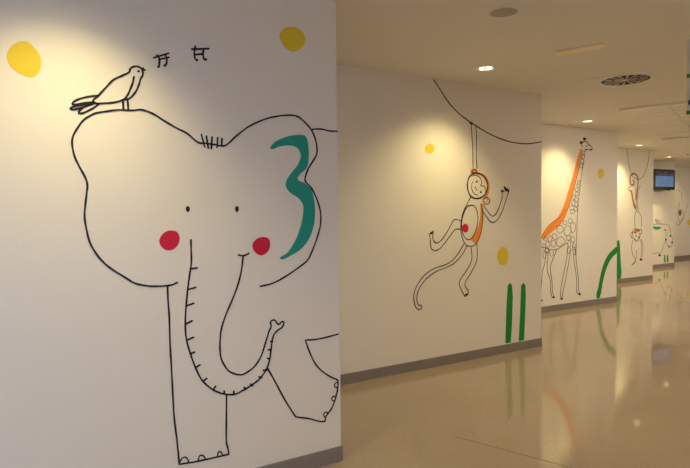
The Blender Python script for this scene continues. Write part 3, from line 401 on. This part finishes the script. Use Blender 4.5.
 {"n":"leg","m":"ink","k":"s","c":0,"w":0.009,"sm":1,"g":[[[-1.695,0.909],[-1.734,0.806],[-1.746,0.737],[-1.797,0.6],[-1.812,0.479],[-1.827,0.341]]],"l":None},
 {"n":"hoof","m":"ink","k":"f","c":1,"w":0,"sm":1,"g":[[[-1.788,0.184],[-1.793,0.177],[-1.805,0.174],[-1.821,0.176],[-1.834,0.181],[-1.839,0.189],[-1.834,0.196],[-1.821,0.199],[-1.806,0.198],[-1.793,0.192]]],"l":None},
 {"n":"rump_outline","m":"ink","k":"s","c":0,"w":0.009,"sm":1,"g":[[[-1.85,1.22],[-2.0,1.2],[-2.15,1.1],[-2.2,0.95],[-2.1,0.85],[-1.95,0.95],[-1.84,0.98]]],"l":None}]},
{"name":"yellow_dot","label":"yellow dot to the right of the giraffe neck","cat":"dot","wall":"C","group":"painted yellow dots","parts":[
 {"n":"dot","m":"yellow","k":"f","c":1,"w":0,"sm":1,"g":[[[-0.355,2.088],[-0.36,2.06],[-0.374,2.035],[-0.395,2.016],[-0.422,2.005],[-0.45,2.005],[-0.477,2.014],[-0.498,2.032],[-0.513,2.056],[-0.518,2.084],[-0.513,2.112],[-0.499,2.137],[-0.478,2.156],[-0.452,2.167],[-0.424,2.168],[-0.397,2.159],[-0.375,2.141],[-0.36,2.117]]],"l":None}],"whole":1},
{"name":"grass_blade_drawing","label":"curved green grass blade at the right of the giraffe legs","cat":"painted grass","wall":"C","group":"painted green grass blades","parts":[
 {"n":"blade","m":"green","k":"f","c":1,"w":0,"sm":1,"g":[[[-0.531,0.118],[-0.479,0.29],[-0.411,0.508],[-0.323,0.682],[-0.198,0.811],[-0.07,0.88],[-0.007,0.903],[-0.006,0.807],[-0.087,0.76],[-0.196,0.671],[-0.296,0.523],[-0.373,0.326],[-0.442,0.11]]],"l":None}],"whole":1},
{"name":"grass_blade_drawing","label":"upright green grass blade by the upside-down monkey","cat":"painted grass","wall":"D","group":"painted green grass blades","parts":[
 {"n":"blade","m":"green","k":"f","c":1,"w":0,"sm":1,"g":[[[-1.3,0.43],[-1.294,0.743],[-1.277,0.856],[-1.231,0.894],[-1.188,0.859],[-1.168,0.709],[-1.136,0.42],[-1.132,0.107],[-1.301,0.11]]],"l":None}],"whole":1},
{"name":"vine_drawing","label":"u-shaped vine line with an upside-down monkey below it","cat":"drawing","wall":"D","group":"painted vines","parts":[
 {"n":"vine","m":"brown","k":"s","c":0,"w":0.01,"sm":1,"g":[[[-0.95,2.766],[-0.935,2.662],[-0.902,2.478],[-0.856,2.361],[-0.778,2.23],[-0.651,2.166],[-0.514,2.156],[-0.377,2.227],[-0.277,2.344],[-0.205,2.531],[-0.174,2.682],[-0.172,2.766]]],"l":None}],"whole":1},
{"name":"monkey_drawing","label":"upside-down outline monkey hanging by its curled orange tail","cat":"drawing","wall":"D","group":"painted monkeys","parts":[
 {"n":"tail","m":"rust","k":"s","c":0,"w":0.038,"sm":1,"g":[[[-0.741,2.132],[-0.704,2.085],[-0.739,2.025],[-0.82,2.043],[-0.844,2.135],[-0.823,2.216],[-0.743,2.265],[-0.652,2.252],[-0.579,2.195],[-0.559,2.087],[-0.593,1.899],[-0.622,1.71]]],"l":"curled orange tail"},
 {"n":"fur","m":"tan","k":"f","c":1,"w":0,"sm":1,"g":[[[-0.828,1.92],[-0.777,1.894],[-0.731,1.761],[-0.662,1.636],[-0.619,1.564],[-0.652,1.519],[-0.704,1.555],[-0.759,1.689],[-0.803,1.831]]],"l":None},
 {"n":"leg","m":"brown","k":"s","c":0,"w":0.011,"sm":1,"g":[[[-0.823,1.988],[-0.888,1.976],[-0.896,1.928],[-0.837,1.902],[-0.777,1.894],[-0.73,1.725],[-0.652,1.546],[-0.591,1.492]],[[-0.476,2.018],[-0.545,1.923],[-0.565,1.779],[-0.572,1.635],[-0.539,1.509]],[[-0.628,1.958],[-0.647,1.851],[-0.633,1.707],[-0.582,1.51]]],"l":None},
 {"n":"body_outline","m":"ink","k":"s","c":0,"w":0.011,"sm":1,"g":[[[-0.591,1.483],[-0.65,1.438],[-0.673,1.349],[-0.669,1.241],[-0.646,1.133]]],"l":None},
 {"n":"body_outline","m":"ink","k":"s","c":0,"w":0.011,"sm":1,"g":[[[-0.575,1.482],[-0.498,1.446],[-0.445,1.364],[-0.428,1.273],[-0.438,1.128]]],"l":None},
 {"n":"head_outline","m":"ink","k":"s","c":1,"w":0.011,"sm":1,"g":[[[-0.491,1.003],[-0.483,0.964],[-0.487,0.928],[-0.505,0.898],[-0.533,0.877],[-0.568,0.868],[-0.609,0.871],[-0.649,0.885],[-0.686,0.909],[-0.716,0.942],[-0.735,0.979],[-0.743,1.017],[-0.739,1.053],[-0.722,1.083],[-0.694,1.103],[-0.659,1.113],[-0.619,1.111],[-0.578,1.097],[-0.541,1.073],[-0.511,1.04]]],"l":None},
 {"n":"ear","m":"rust","k":"s","c":0,"w":0.022,"sm":1,"g":[[[-0.72,1.039],[-0.795,1.018],[-0.794,0.951],[-0.737,0.911]]],"l":"rust-coloured ear"},
 {"n":"ear","m":"rust","k":"s","c":0,"w":0.022,"sm":1,"g":[[[-0.512,1.078],[-0.435,1.088],[-0.415,1.03],[-0.484,0.976]]],"l":"rust-coloured ear"},
 {"n":"fur","m":"tan","k":"f","c":1,"w":0,"sm":1,"g":[[[-0.702,1.05],[-0.627,1.104],[-0.524,1.108],[-0.473,1.066],[-0.55,1.046],[-0.607,1.02],[-0.663,1.004]]],"l":None},
 {"n":"eye","m":"ink","k":"f","c":1,"w":0,"sm":1,"g":[[[-0.594,0.956],[-0.601,0.945],[-0.617,0.941],[-0.633,0.947],[-0.64,0.958],[-0.633,0.969],[-0.617,0.973],[-0.601,0.968]]],"l":None},
 {"n":"eye","m":"ink","k":"f","c":1,"w":0,"sm":1,"g":[[[-0.491,0.924],[-0.498,0.91],[-0.517,0.904],[-0.536,0.911],[-0.544,0.925],[-0.537,0.94],[-0.518,0.945],[-0.499,0.938]]],"l":None},
 {"n":"smile","m":"ink","k":"s","c":0,"w":0.011,"sm":1,"g":[[[-0.688,0.903],[-0.623,0.845],[-0.528,0.853]]],"l":None},
 {"n":"arm","m":"ink","k":"s","c":0,"w":0.011,"sm":1,"g":[[[-0.725,0.871],[-0.773,0.76],[-0.752,0.625],[-0.694,0.521],[-0.637,0.479]],[[-0.609,0.652],[-0.592,0.572],[-0.614,0.483],[-0.673,0.396]]],"l":None},
 {"n":"hand","m":"ink","k":"s","c":0,"w":0.024,"sm":1,"g":[[[-0.628,0.443],[-0.692,0.379],[-0.756,0.364]]],"l":None},
 {"n":"arm","m":"ink","k":"s","c":0,"w":0.011,"sm":1,"g":[[[-0.432,0.883],[-0.365,0.767],[-0.37,0.63],[-0.395,0.494]],[[-0.471,0.873],[-0.411,0.746],[-0.424,0.61],[-0.438,0.474]]],"l":None},
 {"n":"hand","m":"ink","k":"f","c":1,"w":0,"sm":1,"g":[[[-0.379,0.448],[-0.389,0.435],[-0.416,0.428],[-0.45,0.43],[-0.477,0.44],[-0.487,0.454],[-0.477,0.466],[-0.45,0.473],[-0.417,0.471],[-0.39,0.462]]],"l":None}]},
{"name":"animal_drawing","label":"outline spotted animal with lowered head and teal patch, below the wall television","cat":"drawing","wall":"E","group":None,"parts":[
 {"n":"back_outline","m":"ink","k":"s","c":0,"w":0.011,"sm":1,"g":[[[-1.023,1.133],[-0.76,1.134],[-0.491,1.128],[-0.328,1.11],[-0.216,1.039],[-0.187,0.93]]],"l":None},
 {"n":"head_outline","m":"ink","k":"s","c":0,"w":0.011,"sm":1,"g":[[[-0.424,0.998],[-0.378,0.858],[-0.418,0.704],[-0.289,0.545],[-0.178,0.518],[-0.086,0.599],[-0.088,0.724],[-0.157,0.835],[-0.204,0.961]]],"l":None},
 {"n":"eye","m":"ink","k":"f","c":1,"w":0,"sm":1,"g":[[[-0.348,0.717],[-0.36,0.7],[-0.391,0.694],[-0.422,0.703],[-0.435,0.72],[-0.422,0.737],[-0.392,0.744],[-0.361,0.735]]],"l":None},
 {"n":"eye","m":"ink","k":"f","c":1,"w":0,"sm":1,"g":[[[-0.145,0.81],[-0.157,0.793],[-0.184,0.786],[-0.211,0.795],[-0.223,0.813],[-0.212,0.83],[-0.185,0.836],[-0.157,0.828]]],"l":None},
 {"n":"spot","m":"ink","k":"f","c":1,"w":0,"sm":1,"g":[[[-0.418,0.979],[-0.427,0.966],[-0.45,0.961],[-0.473,0.967],[-0.483,0.981],[-0.474,0.993],[-0.451,0.998],[-0.428,0.992]]],"l":None},
 {"n":"nostril","m":"ink","k":"f","c":1,"w":0,"sm":1,"g":[[[-0.217,0.532],[-0.23,0.52],[-0.261,0.516],[-0.293,0.522],[-0.306,0.536],[-0.293,0.549],[-0.262,0.553],[-0.231,0.546]]],"l":None},
 {"n":"nostril","m":"ink","k":"f","c":1,"w":0,"sm":1,"g":[[[-0.075,0.639],[-0.085,0.618],[-0.108,0.609],[-0.132,0.619],[-0.142,0.642],[-0.133,0.663],[-0.109,0.672],[-0.086,0.662]]],"l":None},
 {"n":"saddle_patch","m":"teal","k":"f","c":1,"w":0,"sm":1,"g":[[[-1.001,1.072],[-0.812,1.074],[-0.63,1.058],[-0.662,1.016],[-0.81,0.992],[-0.948,1.016]]],"l":"teal patch on the back"},
 {"n":"leg","m":"ink","k":"s","c":0,"w":0.011,"sm":1,"g":[[[-0.418,0.689],[-0.492,0.584],[-0.56,0.479],[-0.628,0.359]]],"l":None},
 {"n":"leg","m":"ink","k":"s","c":0,"w":0.011,"sm":1,"g":[[[-1.0,0.392],[-0.852,0.385],[-0.736,0.401],[-0.682,0.346]]],"l":None},
 {"n":"hoof","m":"ink","k":"f","c":1,"w":0,"sm":1,"g":[[[-0.617,0.322],[-0.628,0.306],[-0.657,0.297],[-0.694,0.299],[-0.723,0.31],[-0.735,0.327],[-0.724,0.343],[-0.695,0.351],[-0.658,0.35],[-0.628,0.338]]],"l":None}]},
{"name":"bird_drawing","label":"small outline bird on the back of the spotted animal","cat":"drawing","wall":"E","group":None,"parts":[
 {"n":"body_outline","m":"ink","k":"s","c":0,"w":0.011,"sm":1,"g":[[[-0.894,1.257],[-0.788,1.244],[-0.681,1.202],[-0.653,1.15],[-0.749,1.139],[-0.824,1.183],[-0.894,1.257]]],"l":None},
 {"n":"wing_line","m":"ink","k":"s","c":0,"w":0.011,"sm":1,"g":[[[-0.867,1.205],[-0.761,1.188],[-0.717,1.151]]],"l":None}]},
{"name":"grass_blade_drawing","label":"left blade of the small green pair below the spotted animal","cat":"painted grass","wall":"E","group":"painted green grass blades","parts":[
 {"n":"blade","m":"green","k":"f","c":1,"w":0,"sm":0,"g":[[[-0.473,0.129],[-0.476,0.29],[-0.46,0.332],[-0.433,0.331],[-0.41,0.287],[-0.402,0.128]]],"l":None}],"whole":1},
{"name":"grass_blade_drawing","label":"right blade of the small green pair below the spotted animal","cat":"painted grass","wall":"E","group":"painted green grass blades","parts":[
 {"n":"blade","m":"green","k":"f","c":1,"w":0,"sm":0,"g":[[[-0.342,0.122],[-0.345,0.283],[-0.329,0.326],[-0.302,0.325],[-0.279,0.28],[-0.27,0.121]]],"l":None}],"whole":1},
{"name":"monkey_drawing","label":"faint orange-patched outline monkey on the farthest wall","cat":"drawing","wall":"F","group":"painted monkeys","parts":[
 {"n":"arm","m":"rust","k":"s","c":0,"w":0.011,"sm":1,"g":[[[-1.206,2.103],[-1.06,2.072],[-0.923,2.009],[-0.895,1.814]]],"l":None},
 {"n":"tail","m":"brown","k":"s","c":0,"w":0.011,"sm":1,"g":[[[-0.606,1.667],[-0.662,1.503],[-0.766,1.308],[-0.864,1.162],[-1.009,1.067]]],"l":None},
 {"n":"body_outline","m":"brown","k":"s","c":0,"w":0.011,"sm":1,"g":[[[-1.035,1.733],[-1.066,1.506],[-1.085,1.311],[-1.011,1.148],[-0.865,1.211],[-0.809,1.373],[-0.931,1.521]]],"l":None},
 {"n":"fur","m":"rust","k":"f","c":1,"w":0,"sm":1,"g":[[[-1.047,1.473],[-0.948,1.489],[-0.91,1.375],[-0.991,1.31],[-1.063,1.376]]],"l":None},
 {"n":"head_outline","m":"brown","k":"s","c":0,"w":0.011,"sm":1,"g":[[[-1.157,1.134],[-1.173,1.07],[-1.079,1.036],[-0.998,1.066],[-1.011,1.132]]],"l":None}]},
{"name":"yellow_dot","label":"pale yellow dot on the farthest wall at the right edge","cat":"dot","wall":"F","group":"painted yellow dots","parts":[
 {"n":"dot","m":"yellow","k":"f","c":1,"w":0,"sm":1,"g":[[[-0.352,1.1],[-0.363,1.063],[-0.398,1.033],[-0.448,1.017],[-0.503,1.018],[-0.554,1.036],[-0.589,1.067],[-0.602,1.105],[-0.591,1.142],[-0.557,1.171],[-0.507,1.187],[-0.452,1.187],[-0.401,1.169],[-0.365,1.138]]],"l":None}],"whole":1}]
for d in DRAWINGS:
    R=Vector(CORNER[d['wall']]); allp=[a for p in d['parts'] for g in p['g'] for a in g]
    cu=(min(a[0] for a in allp)+max(a[0] for a in allp))/2; cz=min(a[1] for a in allp)
    base=R+td*cu+nw*.0003; loc=(base.x,base.y,cz)
    whole=d.get('whole')
    root=None if whole else thing(d['name'],d['label'],d['cat'],loc,TH,d['group'])
    for p in d['parts']:
        bm=bmesh.new(); y=LAYER[p['m']]
        for g in p['g']:
            pts=[(a-cu,b-cz) for a,b in g]
            pts=catmull(pts,p['c'],6 if d['wall']=='A' else 4) if p['sm'] else [Vector(a) for a in pts]
            if p['k']=='s': ribbon(bm,pts,p['w'],p['c'],y)
            else: fill(bm,pts,y)
        o=obj(d['name'] if whole else p['n'],bm,p['m'],root)
        if whole: o.location=loc; o.rotation_euler=(0,0,TH); tag(o,d['label'],d['cat'],d['group'])
        elif p['l']: o['label']=p['l']

# ---------------------------------------------------------------- ceiling fixtures
def downlight(first):
    t=thing('downlight','x','downlight',(0,0,H))
    bm=bmesh.new(); lathe(bm,[(.074,.0),(.074,-.003),(.078,-.006),(.090,-.005),(.093,-.001),(.093,0)],40,True); obj('trim_ring',bm,'white',t)
    bm=bmesh.new(); lathe(bm,[(.0735,-.001),(.072,.03),(.062,.07),(.045,.095),(.043,.095),(.060,.071),(.0705,.03),(.0715,-.001)][::1],40,True); obj('reflector',bm,'chrome',t)
    for s in (-1,1):
        bm=bmesh.new(); bmesh.ops.create_uvsphere(bm,u_segments=16,v_segments=10,radius=1,matrix=Matrix.Translation((s*.036,0,.011))@Matrix.Diagonal((.015,.036,.016,1)))
        obj('bulb',bm,'lamp',t)
    return t
def dup(root):
    r=root.copy(); C.objects.link(r)
    for ch in root.children:
        c=ch.copy(); C.objects.link(c); c.parent=r
    return r
DLL=dict(Z='recessed downlight behind the viewpoint, nearest the daylight windows',A='recessed downlight washing the elephant wall, above its left ear',B='largest visible recessed downlight, above the swinging monkey wall',
 C='recessed downlight in the ceiling above the giraffe',D='recessed downlight above the upside-down monkey',E='recessed downlight just above the wall television',F='farthest recessed downlight, right of the wall television')
dl0=downlight(True); used=False
def spot(name,loc,energy,size,blend,col,rad,tgt=None):
    l=bpy.data.lights.new(name,'SPOT'); l.energy=energy; l.spot_size=math.radians(size); l.spot_blend=blend; l.color=col; l.shadow_soft_size=rad
    o=bpy.data.objects.new(name,l); C.objects.link(o); o.location=loc
    if tgt: o.rotation_euler=(Vector(tgt)-Vector(loc)).to_track_quat('-Z','Y').to_euler()
    return o
WARM=(1,.80,.36)
TILT=.13; KEY=93; WIDE=1.6; FILL=126; FCOL=(1,.84,.63)
for k,p in DLP:
    t=dl0 if not used else dup(dl0); used=True
    t.location=(p.x,p.y,H); t.rotation_euler=(0,0,.35); t['label']=DLL[k]; t['group']='recessed downlights along the drawn walls'
    e={'Z':.5,'C':1.05,'D':1.3,'E':2.0,'F':.3}.get(k,1.0)
    a=Vector((p.x,p.y,H-.012)); g=a+Vector((-td.x*TILT,-td.y*TILT,-1))
    spot('downlight_beam',tuple(a),KEY*e,114,1,WARM,.03,tuple(g))
    spot('downlight_spill',tuple(a),WIDE*e,124,.12,WARM,.02,tuple(a+Vector((-td.x*TILT*.6,-td.y*TILT*.6,-1))))
for i in range(8):  # unseen row of ceiling lights, added to brighten walls, floor and ceiling
    q=K(-5.3+i*3.53,2.85); t=dup(dl0); t.location=(q.x,q.y,H); t['label']='unseen fill downlight added on the window side of the corridor'; t['group']='added fill downlights on the window side of the corridor'
    spot('added_fill_beam',(q.x,q.y,H-.012),FILL*[1,1,.72,1.55,1.5,1.2,.95,.8][i],150,1,FCOL,.04,(q.x-nd.x*(.7 if i>2 else .1),q.y-nd.y*(.7 if i>2 else .1),H-1))
    DLP2=1
# round swirl air vent in its square plate
v=thing('air_vent','round ceiling air vent with radial slots in a square plate','air vent',(2.745,5.32,H),math.radians(46)); v.scale=(1.04,1.04,1)
bm=bmesh.new(); box(bm,-.245,.245,-.225,.245,-.006,-.0003); bmesh.ops.bevel(bm,geom=bm.edges[:],offset=.002,segments=1,affect='EDGES'); obj('plate',bm,'white',v)
bm=bmesh.new(); lathe(bm,[(.0,-.0062),(.205,-.0062),(.205,-.009),(0,-.009)][1:3],48); disc(bm,.205,-.009,48); obj('backing_disc',bm,'vent_dark',v)
bm=bmesh.new(); lathe(bm,[(.205,-.006),(.205,-.013),(.213,-.013),(.216,-.006)],48,True); obj('rim',bm,'white',v)
for i in range(16):
    a=2*math.pi*i/16; bm=bmesh.new()
    # tapered blades, slightly tilted, in an outer and an inner set
    def bl(r0,r1,w0,w1,dz):
        c,s=math.cos(a),math.sin(a)
        P=[(r0,-w0),(r1,-w1),(r1,w1),(r0,w0)]
        vs=[[bm.verts.new((x*c-y*s,x*s+y*c,z+(dz if y>0 else 0))) for x,y in P] for z in (-.0125,-.0105)]
        bm.faces.new(vs[0]);bm.faces.new(vs[1])
        for q in range(4): bm.faces.new((vs[0][q],vs[0][(q+1)%4],vs[1][(q+1)%4],vs[1][q]))
    if i%2: bl(.02,.185,.002,.012,.001)
    else: bl(.02,.105,.003,.0085,.001); bl(.125,.19,.011,.0135,.001)
    obj('vane',bm,'vane',v)
bm=bmesh.new(); lathe(bm,[(.0205,-.0095),(.0205,-.0145),(.012,-.0155)],24); disc(bm,.012,-.0155,24); obj('hub',bm,'white',v)
# round ceiling loudspeaker
s_=thing('ceiling_speaker','round beige ceiling loudspeaker nearest the elephant wall','speaker',(1.03,3.51,H))
bm=bmesh.new(); lathe(bm,[(.086,-.0003),(.086,-.006),(.096,-.007),(.103,-.0003)],48,True); obj('rim',bm,'white',s_)
bm=bmesh.new(); lathe(bm,[(.086,-.0003),(.086,-.0035)],48); disc(bm,.086,-.0035,48); obj('grille',bm,'grille',s_)
# small amber ceiling luminaire
e_=thing('emergency_light','slim unlit amber ceiling light between the speaker and the vent','ceiling light',(1.875,4.33,H),math.radians(-37))
bm=bmesh.new(); box(bm,-.18,.18,-.068,.068,-.008,-.0003); bmesh.ops.bevel(bm,geom=bm.edges[:],offset=.004,segments=2,affect='EDGES'); obj('housing',bm,'amber',e_)
bm=bmesh.new(); box(bm,-.165,-.05,-.060,.060,-.0100,-.0082); obj('diffuser',bm,'amber_dark',e_)
bm=bmesh.new(); box(bm,-.045,.165,-.054,.054,-.0095,-.0082); obj('cover',bm,'amber',e_)
# metal plank ceiling fields, one per bay
def tray():
    t=thing('ceiling_panel','x','ceiling panel',(0,0,H),SA)
    bm=bmesh.new(); W,Ln=2.2,2.9
    for x0,x1,y0,y1,z in ((0,.02,-W,0,-.024),(Ln-.02,Ln,-W,0,-.018),(.02,Ln-.02,-.006,0,-.004),(.02,Ln-.02,-W,-W+.012,-.0135)): box(bm,x0,x1,y0,y1,z,-.0003)
    obj('edge_frame',bm,'metal_tile',t)
    bm=bmesh.new(); ys=[-.007,-.52,-W+.0125]; nx=10; dx=(Ln-.05)/nx
    for j_ in range(2):
        for i_ in range(nx):
            box(bm,.025+i_*dx+.014,.025+(i_+1)*dx-.014,ys[j_+1]+.006,ys[j_]-.006,-.0125,-.0003)
    obj('tiles',bm,'metal_tile',t); return t
tr=tray()
for i,(q,lab) in enumerate((((3.46,6.85),'nearest metal tile ceiling panel, in front of the giraffe bay'),((5.68,9.73),'middle metal tile ceiling panel, beyond the nearest one'),((7.89,12.55),'farthest metal tile ceiling panel, above the wall television'))):
    t=tr if i==0 else dup(tr); t.location=(q[0],q[1],H); t.rotation_euler=(0,0,SA); t['label']=lab; t['group']='metal tile ceiling panels'
# hanging direction sign at the right edge
sg=thing('hanging_sign','pale grey sign with green bands hanging from the ceiling at the right edge','sign',(2.596,4.13,H),SA-math.pi/2)
zb=2.222-H
bm=bmesh.new(); box(bm,0,.62,-.012,.012,zb,-.0003); obj('panel',bm,'sign',sg)
for z0,z1 in ((zb-.003,zb+.023),(zb+.268,zb+.296)):
    bm=bmesh.new(); box(bm,-.0015,.6215,-.0145,.0145,z0,z1); obj('green_band',bm,'sign_green',sg)
bm=bmesh.new(); bmesh.ops.create_cone(bm,cap_ends=True,segments=28,radius1=.030,radius2=.030,depth=.003,matrix=Matrix.Translation((.040,-.0137,zb+.083))@Matrix.Rotation(math.pi/2,4,'X')); obj('blue_disc',bm,'sign_blue',sg)
# television beside the fifth wall
tv=thing('television','black wall television with a blue screen, farther down the corridor','television',(7.717,13.55,2.012),TH-.025)
W_,H_=.912,.515
bm=bmesh.new(); box(bm,0,W_,0,.07,0,H_); bmesh.ops.bevel(bm,geom=bm.edges[:],offset=.008,segments=2,affect='EDGES'); obj('case',bm,'black',tv)
bm=bmesh.new(); box(bm,.075,W_-.075,-.003,.001,.075,.345); sc=obj('screen',bm,'screen_blue',tv)
bm=bmesh.new(); box(bm,.075,W_-.075,-.003,.001,.345,.465); hd=obj('screen_header',bm,'screen_dark',tv)
bm=bmesh.new()
for z in (.15,.215,.28): box(bm,.09,W_-.09,-.0045,-.003,z,z+.006)
for x in (.34,.62): box(bm,x,x+.006,-.0045,-.003,.095,.335)
obj('screen_line',bm,'screen_line',sc)
bm=bmesh.new()
for z,xs in ((.365,((.22,.36),(.45,.58),(.66,.84))),(.42,((.16,.22),(.42,.50)))):
    for a,b in xs: box(bm,a,b,-.0045,-.003,z,z+.03)
obj('screen_text',bm,'screen_text',hd)
bm=bmesh.new(); box(bm,.62,.72,.01,.04,-.02,.004); obj('control_box',bm,'black',tv)
bm=bmesh.new(); box(bm,W_/2-.12,W_/2+.12,.07,.085,.14,.38); box(bm,W_/2-.025,W_/2+.025,.085,.19,.235,.285); box(bm,W_/2-.09,W_/2+.09,.19,.196,.15,.37); obj('wall_bracket',bm,'black',tv)

# ---------------------------------------------------------------- world
w=bpy.data.worlds.new('world'); bpy.context.scene.world=w; w.use_nodes=True
bg=w.node_tree.nodes['Background']; bg.inputs['Color'].default_value=(.40,.585,1,1); bg.inputs['Strength'].default_value=5.4
bm=bmesh.new(); prism(bm,rect(S0-20,S1+20,NR+.25,NR+30),-.35,-.3); o=struct('ground',bm,'outside')
# ---------------------------------------------------------------- camera
cd=bpy.data.cameras.new('camera'); co=bpy.data.objects.new('camera',cd); C.objects.link(co)
cd.sensor_width=36; cd.lens=F_PX*36/690; cd.clip_start=.05; cd.clip_end=200
fw=Vector((0,math.cos(PITCH),-math.sin(PITCH))); r0=Vector((1,0,0)); u0=r0.cross(fw)
rt=r0*math.cos(ROLL)+u0*math.sin(ROLL); up=-r0*math.sin(ROLL)+u0*math.cos(ROLL)
m=Matrix((rt,up,-fw)).transposed().to_4x4(); m.translation=(0,0,1.5); co.matrix_world=m
sc_=bpy.context.scene; sc_.camera=co
vs=sc_.view_settings; vs.view_transform='Standard'; vs.look='None'; vs.gamma=1; vs.use_curve_mapping=False; vs.exposure=0
sc_.cycles.max_bounces=12; sc_.cycles.diffuse_bounces=6
